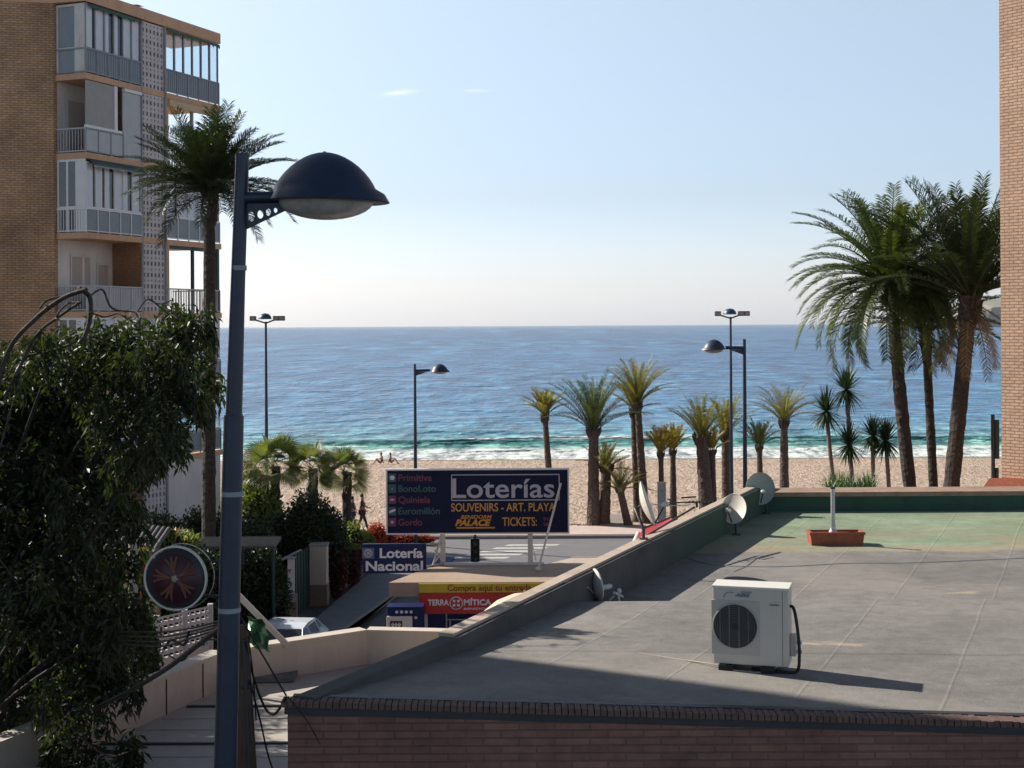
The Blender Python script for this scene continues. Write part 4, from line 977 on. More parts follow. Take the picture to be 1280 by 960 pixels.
# ticket machine at the kiosk's left end
vm = thing('ice_machine', 'cream and blue vending machine with a shield emblem under the kiosk roof corner', 'machine', (W(500,0,37.6).x,37.8,0))
xa, xb_, xc_ = W(479,0,37.4).x, W(511,0,37.4).x, W(524,0,37.4).x; zt = 2.13
mb = MB(); mb.bbox(xa+.02,xc_,37.42,38.15,0,zt+.10,.02); mb.build('cabinet', 'sign_navy2', vm)
mb = MB(); mb.bbox(xa,xb_,37.36,37.44,.05,zt-.05,.03); mb.build('front_panel', 'machine_white', vm)
mb = MB(); mb.box(xa+.03,xc_+.01,37.37,37.43,zt-.02,zt+.16); mb.box(xa+.0,xc_+.02,37.34,37.9,zt+.165,zt+.20); mb.build('header', 'sign_navy2', vm)
mb = MB()
for k in range(4): mb.lathe([(0,0),(.042,0),(.042,.006),(0,.006)], (xa+.27+k*.125,37.365,zt+.06), (0,-1,0), 10)
mb.lathe([(0,0),(.04,0),(.04,.006),(0,.006)], (xb_+.09,37.415,zt-.10), (0,-1,0), 12); mb.build('dots', 'ink_white', vm)
mb = MB(); cxs, czs = xa+.25, zt-.37
mb.add([(cxs+x*.16,37.352,czs+z*.2) for x,z in ((-1,1),(1,1),(1,-.1),(.6,-.75),(0,-1.05),(-.6,-.75),(-1,-.1))], [(0,6,5,4,3,2,1)]); mb.build('emblem', 'ink_maroon', vm)
mb = MB()
for k in (-1,0,1): mb.box(cxs+k*.085-.022,cxs+k*.085+.022,37.342,37.350,czs-.0,czs+.15)
mb.box(cxs-.135,cxs+.135,37.340,37.349,czs+.085,czs+.12); mb.build('emblem_stripes', 'machine_white', vm)
mb = MB(); mb.lathe([(0,0),(.085,0),(.07,.012),(0,.015)], (cxs,37.345,czs-.075), (0,-1,0), 20); mb.build('emblem_ball', 'ink_maroon', vm)
mb = MB(); mb.box(xa+.10,xa+.46,37.346,37.356,czs-.33,czs-.27); mb.build('caption_strip', 'ink_maroon', vm)
# beige parasol in front of the fascia
pq = W(656,745,33); pr = thing('parasol', 'open beige parasol covering part of the red ticket fascia', 'parasol', (pq.x,33,0))
mb = MB(); r_ = .98; rows=[(0.02,0),(.35,-.035),(.7,-.12),(1.0,-.26),(1.04,-.34)]; c0 = W(656,741,33); seg=32; vs=[]; fs=[]
for q_,z_ in rows:
    for k in range(seg): a=2*PI*k/seg; sc2 = 1-.03*abs(math.sin(4*a)); vs.append(c0+Vector((math.cos(a)*q_*r_*sc2, math.sin(a)*q_*r_*sc2, z_*1.7)))
for i in range(len(rows)-1):
    for k in range(seg): fs.append((i*seg+k,(i+1)*seg+k,(i+1)*seg+(k+1)%seg,i*seg+(k+1)%seg))
mb.add(vs, fs, 0, True); mb.build('canopy', 'parasol', pr)
mb = MB(); mb.tube([(c0.x,33,0),(c0.x,33,c0.z+.06)], .025, 10); mb.build('pole', 'wood_grey', pr)
mb = MB(); mb.lathe([(0,0),(.28,0),(.28,.06),(.05,.1)], (c0.x,33,0), seg=20); mb.build('base', 'concrete', pr)
# ---------------------------------------------------------------- big sign on the kiosk roof
YB = 41.0; bl, br_ = W(481,0,YB).x, W(706,0,YB).x; bt, bb_ = W(594,587.5,YB).z, W(594,665.5,YB).z
bsn = thing('billboard', 'wide dark navy lottery sign with pale frame on legs above the kiosk', 'sign', ((bl+br_)/2,YB,2.8))
mb = MB(); mb.box(bl,br_,YB-.05,YB+.06,bb_,bt); mb.build('panel', 'sign_navy', bsn)
mb = MB(); e_ = .045
mb.box(bl-e_,br_+e_,YB-.08,YB+.07,bt+.002,bt+e_); mb.box(bl-e_,br_+e_,YB-.08,YB+.07,bb_-e_,bb_-.002); mb.box(bl-e_,bl-.002,YB-.08,YB+.07,bb_,bt); mb.box(br_+.002,br_+e_,YB-.08,YB+.07,bb_,bt); mb.build('frame', 'white_paint', bsn)
def TX(body, px0, px1, pyb, pyt, mat, bold=.01, shear=0, name='lettering', y=YB-.056):
    mb = MB(); x0, x1 = W(px0,pyb,YB).x, W(px1,pyb,YB).x; z0, z1 = W(px0,pyb,YB).z, W(px0,pyt,YB).z
    text_geo(mb, body, x1-x0, z1-z0, Matrix.Translation((x0,y,z0)), bold=bold, shear=shear); return mb.build(name, mat, bsn)
TX('Primitiva', 498, 540, 601, 592.5, 'ink_red', .02); TX('BonoLoto', 498, 545, 614.5, 606, 'ink_green', .02); TX('Quiniela', 498, 538, 628.5, 620, 'ink_red', .02)
TX('Euromill\u00f3n', 498, 550, 642.5, 634, 'ink_green', .02); TX('Gordo', 498, 528, 656.5, 648, 'ink_red', .02)
TX('Loter\u00edas', 565.5, 693, 621.8, 597, 'ink_grey', .012)
TX('SOUVENIRS - ART. PLAYA', 564, 694, 639, 628.5, 'ink_orange', .012); TX('TICKETS:', 628, 671, 657, 646, 'ink_orange', .012)
TX('PALACE', 569, 614, 656.8, 649, 'ink_gold', .045, .3); TX('BENIDORM', 576, 615, 648.2, 643.6, 'ink_gold', .02, .3)
mb = MB(); zq = W(590,659,YB).z; mb.box(W(567,0,YB).x,W(615,0,YB).x,YB-.060,YB-.051,zq-.03,zq+.01); mb.build('underline', 'ink_gold', bsn)
TX('965', 679, 690, 650.5, 646, 'ink_red', .01); TX('586', 679, 690, 657, 652.5, 'ink_red', .01)
mb = MB(); fx0, fx1 = W(560.5,0,YB).x, W(696,0,YB).x; fz0, fz1 = W(628,625.5,YB).z, W(628,592.5,YB).z; q_ = .028
mb.box(fx0,fx1,YB-.06,YB-.051,fz1-q_,fz1); mb.box(fx0,fx1,YB-.06,YB-.051,fz0,fz0+q_); mb.box(fx0,fx0+q_,YB-.06,YB-.051,fz0,fz1); mb.box(fx1-q_,fx1,YB-.06,YB-.051,fz0,fz1); mb.build('title_frame', 'ink_grey', bsn)
for i, (yy, mm) in enumerate(((597,'ink_green'),(610.5,'ink_green'),(624.5,'ink_red'),(638.5,'ink_green'),(652.5,'ink_red'))):
    c_ = W(490.5,yy,YB); mb = MB(); mb.box(c_.x-.11,c_.x+.11,YB-.058,YB-.051,c_.z-.12,c_.z+.12); ob_ = mb.build('icon_tile', mm, bsn)
    mb = MB(); k_ = [(.07,.07),(.02,.02),(.07,.035),(.10,.04),(.045,.045)][i]
    mb.lathe([(0,0),(1,0),(1,.006),(0,.006)], (0,0,0), (0,-1,0), 16); mb.v = [Vector((c_.x+v.x*k_[0], YB-.062+v.y*.3, c_.z+(v.z*k_[1])+(.35*v.x*k_[0] if i==3 else 0))) for v in mb.v]; mb.build('icon', 'ink_white' if i in (0,3) else 'ink_grey', ob_)
mb = MB(); z8 = 2.83
for px in (553.5, 663): x_ = W(px,700,YB).x; mb.box(x_-.07,x_+.07,YB+.0,YB+.14,z8,bb_+.1)
mb.box(W(551,0,YB).x,W(676,0,YB).x,YB-.05,YB+.09,2.803,2.87); mb.build('leg', 'dirty_white', bsn)
x_ = W(553,700,YB).x; x2_ = W(663,700,YB).x
for p_, q_, r_ in (((x_-.02,YB,bb_-.02),(x_-.26,YB-.1,2.83),.03),((x_-.28,YB-.1,2.83),(x_+.02,YB+.1,3.2),.022),((x_+.05,YB-.02,2.83),(x_-.22,YB-.02,3.25),.02),((x2_-.02,YB,bb_),(x2_+.16,YB-.2,2.95),.014)): mb = MB(); mb.tube([p_,q_], r_, 8); mb.build('strut', 'dirty_white', bsn)
mb = MB(); mb.tube([W(673,711,40.0),W(701,604,40.85)], .032, 10); mb.tube([W(669.5,711.5,40.0),W(676,711.5,40.0)], .06, 8); mb.build('prop', 'dirty_white', bsn)
# smaller lottery sign hanging off the frame
YS = 40.4; sl, sr_, s1_, s0_ = W(449.5,0,YS).x, W(529,0,YS).x, W(490,679.5,YS).z, W(490,716,YS).z
ls = thing('lottery_sign', 'small bright navy lottery sign with white bold lettering sticking out left of the kiosk', 'sign', ((sl+sr_)/2,YS,s0_))
mb = MB(); mb.bbox(sl,sr_,YS-.07,YS+.07,s0_,s1_,.012); mb.build('panel', 'sign_navy2', ls)
def TS(body, px0, px1, pyb, pyt, bold):
    mb = MB(); x0, x1 = W(px0,0,YS).x, W(px1,0,YS).x; z0, z1 = W(490,pyb,YS).z, W(490,pyt,YS).z
    text_geo(mb, body, x1-x0, z1-z0, Matrix.Translation((x0,YS-.075,z0)), bold=bold); mb.build('lettering', 'ink_white', ls)
TS('Loter\u00eda', 471, 525, 696.5, 684.5, .028); TS('Nacional', 453.5, 525, 712.5, 700.5, .03)
c_ = W(460.5,691,YS); mb = MB(); mb.box(c_.x-.17,c_.x+.17,YS-.078,YS-.071,c_.z-.15,c_.z+.15); eb = mb.build('emblem_tile', 'logo_blue', ls)
mb = MB(); mb.lathe([(.07,0),(.12,0),(.12,.006),(.07,.006)], (c_.x,YS-.08,c_.z), (0,-1,0), 20)
for k in range(12): a = k*PI/6; mb.tube([(c_.x+.1*math.cos(a),YS-.083,c_.z+.1*math.sin(a)),(c_.x+.135*math.cos(a),YS-.083,c_.z+.135*math.sin(a))], .012, 5)
mb.lathe([(0,0),(.05,0),(.05,.006),(0,.006)], (c_.x,YS-.08,c_.z), (0,-1,0), 12); mb.build('emblem', 'ink_grey', eb)
mb = MB(); mb.tube([(sl+.3,YS+.09,s1_-.1),(W(553,0,YB).x,YB+.05,s1_-.1)], .03, 8); mb.tube([(sr_-.3,YS+.09,s0_+.12),(Kb.x+.2,YB,2.84)], .03, 8); mb.build('support_arm', 'steel', ls)
# traffic light
tl = thing('traffic_light', 'black traffic light head seen below the wide navy sign at the beach crossing', 'traffic light', (W(590,0,50).x,50,0))
x_ = W(590,0,50).x; zt, zb2 = W(590,673,50).z, W(590,702,50).z
mb = MB(); mb.bbox(x_-.16,x_+.16,49.9,50.12,zb2,zt,.04); mb.build('housing', 'tile_black', tl)
mb = MB(); mb.tube([(x_,50.02,0),(x_,50.02,zb2)], .06, 10); mb.tube([(x_,50.02,zt),(x_,50.02,zt+.12)], .05, 8); mb.build('pole', 'dark_metal', tl)
M['lamp_off'] = plain('unlit_lamp', (.20,.21,.22), .3); M['lamp_amber'] = plain('unlit_amber', (.18,.15,.07), .3); M['lamp_green'] = plain('unlit_green', (.12,.2,.18), .3)
for k, mm in enumerate(('lamp_off','lamp_amber','lamp_green')):
    zc_ = zt-.16-k*.26; mb = MB(); mb.lathe([(0,0),(.09,0),(.07,.02),(0,.03)], (x_,49.9,zc_), (0,-1,0), 18); mb.build('lamp', mm, tl)
    mb = MB(); P_ = [(x_+.105*math.cos(a),zc_+.105*math.sin(a)) for a in np.linspace(-.2,PI+.2,12)]; mb.add([(p[0],49.9,p[1]) for p in P_]+[(p[0],49.76,p[1]-.01) for p in P_], [(i,i+1,i+13,i+12) for i in range(11)]); mb.build('visor', 'tile_black', tl)
bc = thing('blue_container', 'blue covered stall top glimpsed behind the kiosk between the two navy signs', 'stall', (W(540,0,47).x,47,0))
xb0, xb1, zb0 = W(524,0,46.5).x, W(562,0,46.5).x, W(540,700,46.5).z
mb = MB(); mb.add([(xb0,46,zb0-.25),(xb1,46,zb0-.25),(xb1,47,zb0),(xb0,47,zb0),(xb0,48,zb0-.25),(xb1,48,zb0-.25)], [(0,1,2,3),(3,2,5,4)]); mb.box(xb0,xb1,45.98,46.0,zb0-.45,zb0-.25); mb.build('cover', 'sign_blue', bc)
mb = MB()
for xx in (xb0+.04, xb1-.04):
    for yy in (46.05, 47.95): mb.tube([(xx,yy,0),(xx,yy,zb0-.25)], .025, 8)
mb.box(xb0+.05,xb1-.05,46.2,47.8,.8,.86); mb.build('stand', 'steel', bc)
# ---------------------------------------------------------------- car
def car(c, rz, label, paint='car_white'):
    t = thing('parked_car', label, 'car', c, rz)
    # side profile (y along the car, front at -y) extruded in rings
    def ring(y, w, zs): return [(x*w, y, z) for x, z in zs]
    st_ = [(-2.05,.60,[.32,.52,.60]),(-1.95,.76,[.24,.60,.70]),(-1.55,.83,[.20,.64,.80]),(-.95,.86,[.20,.66,.90]),(0,.87,[.20,.68,.93]),(1.2,.86,[.20,.68,.95]),(1.85,.80,[.24,.66,.93]),(2.0,.68,[.34,.62,.86])]
    vs=[]; fs=[]
    for y,w_,(z0,z1,z2) in st_: vs += [(-w_*.92,y,z0),(-w_,y,z1),(-w_*.95,y,z2-.05),(-w_*.80,y,z2),(w_*.80,y,z2),(w_*.95,y,z2-.05),(w_,y,z1),(w_*.92,y,z0)]
    for i in range(len(st_)-1):
        for k in range(8): a,b=i*8+k,i*8+(k+1)%8; fs.append((a,b,b+8,a+8))
    fs += [tuple(range(8))[::-1], tuple(range(len(vs)-8,len(vs)))]
    mb = MB(); mb.add(vs,fs,0,False); mb.build('body', paint, t, True)
    mb = MB(); cab = [(-1.0,.74,.90),(-.35,.60,1.36),(.15,.60,1.42),(1.05,.59,1.38),(1.75,.72,.94)]
    vs=[]; fs=[]
    for y,w_,z in cab: vs += [(-w_,y,z),(w_,y,z)]
    mb.add([(-.60,-.35,1.36),(.60,-.35,1.36),(.60,.2,1.425),(-.60,.2,1.425),(.585,1.0,1.39),(-.585,1.0,1.39),(-.56,1.12,1.36),(.56,1.12,1.36)]+[(-.60,-.35,1.32),(.60,-.35,1.32),(.60,1.1,1.32),(-.60,1.1,1.32)], [(0,1,2,3),(3,2,4,5),(5,4,7,6),(8,9,1,0),(1,9,10,7,4,2),(0,3,5,6,11,8),(11,6,7,10)]); mb.build('roof', paint, t, True)
    mb = MB(); mb.add([(-.74,-1.0,.90),(.74,-1.0,.90),(.59,-.36,1.34),(-.59,-.36,1.34)], [(0,1,2,3)]); mb.build('windscreen', 'glass_car', t, True)
    mb = MB(); mb.add([(-.70,1.72,.95),(.70,1.72,.95),(.55,1.12,1.34),(-.55,1.12,1.34)], [(3,2,1,0)]); mb.build('rear_window', 'glass_car', t, True)
    for s in (-1,1):
        for y0_,y1_,ya,yb_ in ((-.95,.02,-.34,.02),(.08,.85,.08,.85),(.91,1.62,.91,1.06)):
            mb = MB(); mb.add([(s*.815,y0_,.93),(s*.815,y1_,.945),(s*.615,yb_,1.335),(s*.615,ya,1.335)], [(0,1,2,3)] if s>0 else [(3,2,1,0)]); mb.build('side_window', 'glass_side', t, True)
        for (p_,q2) in (((s*.76,-1.0,.91),(s*.60,-.35,1.35)),((s*.81,.05,.93),(s*.605,.05,1.34)),((s*.81,.88,.94),(s*.605,.88,1.34)),((s*.74,1.72,.94),(s*.57,1.1,1.35))):
            mb = MB(); mb.tube([p_,q2], .02, 6); mb.build('window_pillar', paint, t, True)
        mb = MB(); mb.bbox(s*.95-.09,s*.95+.09,-.86,-.74,.93,1.06,.03); mb.build('mirror', paint, t, True)
        mb = MB(); mb.bbox(s*.56-.15,s*.56+.15,-2.03,-1.9,.54,.66,.03); mb.build('headlight', 'lens', t, True)
        for yy in (-1.3,1.3):
            mb = MB(); mb.lathe([(.2,-.09),(.30,-.09),(.31,0),(.30,.09),(.2,.09)], (s*.80,yy,.31), (1,0,0), 24); wh = mb.build('wheel', 'tyre', t, True)
            mb = MB(); mb.lathe([(0,-.08),(.2,-.08),(.2,.08),(0,.08)], (s*.80,yy,.31), (1,0,0), 20); mb.build('rim', 'steel', wh, True)
    mb = MB(); mb.box(-.3,.3,-2.07,-2.03,.38,.48); mb.build('number_plate', 'machine_white', t, True)
    return t
M['glass_side'] = glass_dark('pale_side_glass', (.20,.26,.30), .08)
car((*W(352,0,39.7)[:2],0), R(-7), 'white hatchback car parked at the kerb just beyond the cream terrace parapet')
# ---------------------------------------------------------------- apartment building on the left
AB = thing('apartment_building', 'tall brick apartment block with peach floor slabs, glazed balconies and white lattice strip', 'building', (-15.4,51.2,0), R(-22))
SL = [21.45, 18.70, 15.83, 12.94, 10.08, 7.25, 4.40, 1.60]      # underside of the slab above each storey
FT = [18.92, 16.05, 13.16, 10.30, 7.47, 4.62, 1.80, 0.0]        # floor level of each storey
def B(name, mat, parent=AB): return lambda mb: mb.build(name, mat, parent, True)
ang = R(34.7); le = (-1.3-4.2*math.cos(ang), -4.2*math.sin(ang))
mb = MB(); wallq(mb, le, (-1.3,0), 0, 21.88); wallq(mb, (-1.3,0), (-1.3,.18), 0, 21.88); wallq(mb, (-4.5,6.9), le, 0, 21.88); mb.build('wall', 'brick_left', AB, True)
mb = MB(); mb.prism([le,(-1.3,0),(-1.3,4.93),(-2.4,4.93),(-2.4,6.9),(-4.5,6.9)], 21.5, 21.86); mb.build('roof', 'concrete', AB, True)
mb = MB(); mb.prism([(le[0]-.05,le[1]+.02),(-1.3,-.06),(-1.18,-.06),(0.06,.08),(.06,8.72),(-2.4,8.72),(-2.42,6.95),(-4.5,6.95)], 21.5, 21.93); 
mb.build('roof_edge', 'peach', AB, True)
mb = MB(); wallq(mb, (-1.3,.18), (-1.3,3.36), 0, 21.45); wallq(mb, (-1.3,4.93), (-2.4,4.93), 0, 21.45); wallq(mb, (-2.4,4.93), (-2.4,6.9), 0, 21.45); wallq(mb, (-2.4,6.9), (-4.5,6.9), 0, 21.45); wallq(mb, (-1.3,3.36), (-1.3,4.93), 0, 21.45)
mb.build('rear_wall', 'white_wall', AB, True)
mb = MB(); mb.box(-1.3,-.02,3.30,3.40,0,21.45); mb.build('dividing_wall', 'brick_inner', AB, True)
mb = MB(); mb.box(-1.3,-.02,4.88,4.95,0,21.45); mb.build('dividing_wall', 'white_wall', AB, True)
for k, zf in enumerate(FT[:-1]):
    mb = MB(); mb.box(-1.3,.05,.1,3.42,zf-.22,zf); mb.box(-1.3,.03,3.42,4.86,zf-.215,zf-.005); mb.box(-2.4,.06,4.86,8.70,zf-.22,zf+.001); mb.build('floor_slab', 'peach', AB, True)
# lattice strip with real square openings
def lattice(name, y0_, y1_, z0_, z1_, x, th=.06):
    mb = MB(); ny_ = 6; cw = (y1_-y0_)/ny_; z = z1_; row = 0; xs = []
    nrow = int((z1_-z0_)/.205); rh = (z1_-z0_)/nrow
    for j in range(nrow):
        zb_, zt_ = z0_+j*rh, z0_+(j+1)*rh; big = (j % 2 == 0)
        for i in range(ny_):
            off = 0 if big else cw/2
            a, b = y0_+i*cw, y0_+(i+1)*cw; hw = cw*(.23 if big else .11); hh = rh*(.36 if big else .18); cy_, cz_ = (a+b)/2, (zb_+zt_)/2
            ou = [(a,zb_),(b,zb_),(b,zt_),(a,zt_)]; ii = [(cy_-hw,cz_-hh),(cy_+hw,cz_-hh),(cy_+hw,cz_+hh),(cy_-hw,cz_+hh)]
            if not big: ii = [(cy_,cz_-hh*1.6),(cy_+hw*1.5,cz_),(cy_,cz_+hh*1.6),(cy_-hw*1.5,cz_)]
            vs = [(x,p[0],p[1]) for p in ou]+[(x,p[0],p[1]) for p in ii]+[(x-th,p[0],p[1]) for p in ii]
            mb.add(vs, [(0,1,5,4),(1,2,6,5),(2,3,7,6),(3,0,4,7)]+[(4,5,9,8),(5,6,10,9),(6,7,11,10),(7,4,8,11)])
    lt = mb.build(name, 'white_lattice', AB, True)
    mb = MB(); mb.box(x-th-.06,x-th-.004,y0_,y1_,z0_,z1_); mb.build('recess', 'hole', lt, True)
for k, zf in enumerate(FT): lattice('lattice_screen', 3.44, 4.85, zf, SL[k], -.01)
mb = MB(); mb.box(-.12,.06,3.36,3.44,0,21.45); mb.box(-.12,.06,4.85,4.93,0,21.45); mb.build('corner_post', 'concrete', AB, True)
def glazing(y0_, y1_, zf, n, zt_, blind='blind', frame='white_paint', rail=.9, dark=False, x=0.0, fr=.05, clear=False, seed=0):
    """row of framed panes on the facade plane x above a rail"""
    r0 = random.Random(seed); w_ = (y1_-y0_)/n
    fm = MB(); fm.box(x-.05,x+.02,y0_,y1_,zt_-.06,zt_); fm.box(x-.05,x+.02,y0_,y1_,zf+rail-.03,zf+rail+.05)
    for i in range(n+1):
        y = y0_+i*w_; fm.box(x-.05,x+.025,y-fr/2 if i else y,y+fr/2 if i<n else y,zf+rail+.05,zt_-.06)
    f_ = fm.build('window_frame', frame, AB, True)
    for i in range(n):
        a, b = y0_+i*w_+fr/2+.002, y0_+(i+1)*w_-fr/2-.002
        if clear: mb = MB(); mb.box(x-.022,x-.014,a,b,zf+rail+.05,zt_-.06); mb.build('pane', 'glass_clear', f_, True)
        else:
            d_ = r0.random()*.12; cut = r0.choice((0,0,.10,.22)) if i else .1
            mb = MB(); mb.box(x-.035,x-.028,a,b-cut,zf+rail+.05,zt_-.06); mb.build('pane', blind, f_, True)
            if cut: mb = MB(); mb.box(x-.040,x-.036,b-cut,b,zf+rail+.05,zt_-.06); mb.build('pane', 'glass_dark', f_, True)
    return f_
def railing(y0_, y1_, zf, h=.9, panel='rail_panel', bars=0, frame='rail_grey', x=.03, ends=None):
    rl = MB(); rl.box(x-.03,x+.03,y0_,y1_,zf+h-.05,zf+h); rl.box(x-.02,x+.02,y0_,y1_,zf+.04,zf+.08)
    n = max(2, int((y1_-y0_)/.62)); 
    for i in range(n+1): y = y0_+(y1_-y0_)*i/n; rl.box(x-.022,x+.022,y-.02,y+.02,zf,zf+h-.05)
    if bars:
        m_ = int((y1_-y0_)/bars)
        for i in range(m_): y = y0_+(i+.5)*bars; rl.box(x-.010,x+.010,y-.011,y+.011,zf+.08,zf+h-.05)
    r_ = rl.build('railing', frame, AB, True)
    if panel: mb = MB(); mb.box(x-.012,x-.004,y0_+.01,y1_-.01,zf+.085,zf+h-.06); mb.build('panel', panel, r_, True)
    return r_
def end_rail(zf, h=.9, panel='rail_panel', bars=0, frame='rail_grey', y=.12, x0_=-1.28, x1_=.03):
    rl = MB(); rl.box(x0_,x1_,y-.03,y+.02,zf+h-.05,zf+h); rl.box(x0_,x1_,y-.02,y+.02,zf+.04,zf+.08)
    if bars:
        for i in range(int((x1_-x0_)/bars)): rl.box(x0_+(i+.4)*bars,x0_+(i+.4)*bars+.022,y-.01,y+.01,zf+.08,zf+h-.05)
    r_ = rl.build('railing', frame, AB, True)
    if panel: mb = MB(); mb.box(x0_+.01,x1_-.01,y+.004,y+.012,zf+.085,zf+h-.06); mb.build('panel', panel, r_, True)
def fringe(y0_, y1_, z, mat, drop=.16, out=.10):
    mb = MB(); n = int((y1_-y0_)/.14)
    for i in range(n):
        a = y0_+(y1_-y0_)*i/n; b = y0_+(y1_-y0_)*(i+1)/n; d_ = drop*rnd.uniform(.75,1.2)
        mb.add([(out,a,z),(out,b,z),(out+.02,b,z-d_*.7),(out+.03,(a+b)/2,z-d_),(out+.02,a,z-d_*.7),(.03,a,z+.03),(.03,b,z+.03)], [(0,4,3,2,1),(0,1,6,5)])
    mb.build('awning', mat, AB, True)
def end_window(zf, zt_, n, glass='glass_dark', frame='white_paint', low=True):
    fm = MB(); y = .15; zl = zf+.02 if low else zf+.9
    xs = np.linspace(-1.24,-.42,n+1)
    fm.box(-1.29,-.02,y-.02,y+.03,zt_-.09,zt_); fm.box(-1.29,-.02,y-.022,y+.032,zf+.88,zf+.96)
    for x_ in xs: fm.box(x_-.045,x_+.045,y-.018,y+.028,zl,zt_-.09)
    fm.box(-.38,-.02,y-.016,y+.026,zl,zt_-.09)
    f_ = fm.build('window_frame', frame, AB, True)
    for a, b in zip(xs, xs[1:]): mb = MB(); mb.box(a+.05,b-.05,y,y+.01,zl,zt_-.1); mb.build('pane', glass, f_, True)
# storey 1 (top)
glazing(.15, 3.36, FT[0], 6, SL[0], clear=False, frame='rail_grey', seed=1); railing(.1, 3.36, FT[0], .92, 'rail_panel', .13); end_rail(FT[0], .92, None, 0)
end_window(FT[0], SL[0], 1, 'rail_panel', 'dirty_white'); fringe(.3, 3.34, SL[0]-.02, 'awning_green')
glazing(4.95, 8.6, FT[0], 6, SL[0], clear=True, frame='rail_grey', fr=.07); railing(4.95, 8.62, FT[0], .95, 'rail_panel', .13); fringe(5.0, 8.6, SL[0]-.02, 'awning_green')
# storey 2: open loggia
mb = MB(); mb.box(-.03,.0,.16,1.75,FT[1]+.9,SL[1]-.03); mb.build('shutter', 'blind_grey', AB, True)
mb = MB(); mb.box(-.06,.03,1.76,1.94,FT[1]+.9,SL[1]-.02); mb.box(-.05,.04,.12,2.2,FT[1]+.9,FT[1]+1.0); mb.build('window_frame', 'white_paint', AB, True)
mb = MB(); mb.box(-.04,.02,2.28,3.34,FT[1],SL[1]-.15); mb.build('side_screen', 'rail_light', AB, True); mb = MB(); mb.box(-.05,.09,2.3,3.34,SL[1]-.14,SL[1]-.02); mb.build('blind_box', 'white_paint', AB, True)
railing(.1, 2.26, FT[1], .9, 'rail_light'); end_rail(FT[1], .9, None, .13, 'rail_light')
def door(y0_, y1_, zf, h=2.05, mat='door', x=-1.3):
    mb = MB(); mb.box(x,x+.03,y0_,y1_,zf,zf+h); d_ = mb.build('door', mat, AB, True); mb = MB(); mb.box(x+.03,x+.035,y0_-.06,y0_,zf,zf+h+.06); mb.box(x+.03,x+.035,y1_,y1_+.06,zf,zf+h+.06); mb.box(x+.03,x+.035,y0_-.06,y1_+.06,zf+h,zf+h+.06); mb.build('frame', 'white_wall', d_, True)
door(.75, 1.7, FT[1])
def open_terrace(zf, zt_, valance=True, bars=.11, mat='rail_light'):
    mb = MB(); mb.box(-.10,.02,4.96,5.12,zf,zt_); mb.build('post', 'peach', AB, True)
    mb = MB(); mb.box(-.10,.0,6.72,6.84,zf,zt_); mb.box(-.12,.02,8.45,8.6,zf,zt_); mb.box(-.1,.0,5.12,8.5,zt_-.14,zt_-.01); mb.build('post', 'gate_green' if not valance else 'concrete', AB, True)
    railing(4.98, 8.6, zf, .95, None, bars, mat)
    rl = MB(); rl.box(-2.3,0,8.58,8.64,zf+.9,zf+.95)
    for i in range(18): rl.box(-2.3+i*.13,-2.278+i*.13,8.6,8.62,zf,zf+.9)
    rl.build('railing', mat, AB, True)
open_terrace(FT[1], SL[1]); mb = MB(); mb.box(-.02,.10,5.1,8.5,SL[1]-.30,SL[1]-.02); mb.build('awning', 'awning_beige', AB, True)
# storey 3
glazing(.15, 3.36, FT[2], 6, SL[2]-.1, seed=3); railing(.1, 3.36, FT[2], .88, 'rail_panel', 0, 'white_paint'); end_rail(FT[2], .88, None, .12, 'white_paint'); end_window(FT[2], SL[2], 2, 'glass_dark'); 
mb = MB(); mb.add([(.05,.2,SL[2]-.02),(.05,3.3,SL[2]-.02),(.32,3.3,SL[2]-.22),(.32,.2,SL[2]-.22),(.30,3.3,SL[2]-.30),(.30,.2,SL[2]-.30)], [(0,3,2,1),(3,5,4,2)]); mb.build('awning', 'awning_green', AB, True); fringe(.2, 3.3, SL[2]-.2, 'blind_grey', .14, .3)
glazing(4.95, 8.6, FT[2], 5, SL[2], seed=5); railing(4.95, 8.62, FT[2], .92, 'rail_panel', 0, 'white_paint')
# storey 4: open
door(.9, 1.5, FT[3]); door(1.62, 1.95, FT[3]); door(2.4, 3.0, FT[3], 1.8); railing(.1, 3.36, FT[3], .95, 'rail_light', .1, 'rail_light'); end_rail(FT[3], .95, None, .12, 'rail_light'); open_terrace(FT[3], SL[3], False)
# storeys 5-7
glazing(.15, 3.36, FT[4], 6, SL[4], seed=7); railing(.1, 3.36, FT[4], .9, 'rail_panel'); end_window(FT[4], SL[4], 2); glazing(4.95, 8.6, FT[4], 5, SL[4], seed=8); railing(4.95, 8.62, FT[4], .9, 'rail_panel')
glazing(.15, 3.36, FT[5], 6, SL[5], seed=9); railing(.1, 3.36, FT[5], .9, 'rail_panel'); end_window(FT[5], SL[5], 2); glazing(4.95, 8.6, FT[5], 5, SL[5], clear=True); railing(4.95, 8.62, FT[5], .9, 'rail_panel')
mb = MB(); mb.box(-.10,.0,4.95,8.62,1.8,4.40); mb.box(-2.4,-.1,8.55,8.62,1.8,4.4); mb.build('wall', 'white_wall', AB, True)
mb = MB(); mb.box(-1.3,-.02,.12,3.36,0,1.6); mb.build('wall', 'white_wall', AB, True)
mb = MB(); mb.tube([(-.6,3.2,21.9),(-.6,3.2,22.15)], .02, 6); mb.add([(-1.0,2.9,22.05),(.1,3.1,21.98),(.1,3.5,21.98),(-1.0,3.4,22.05)], [(0,1,2,3)]); mb.build('roof_flap', 'dark_metal', AB, True)
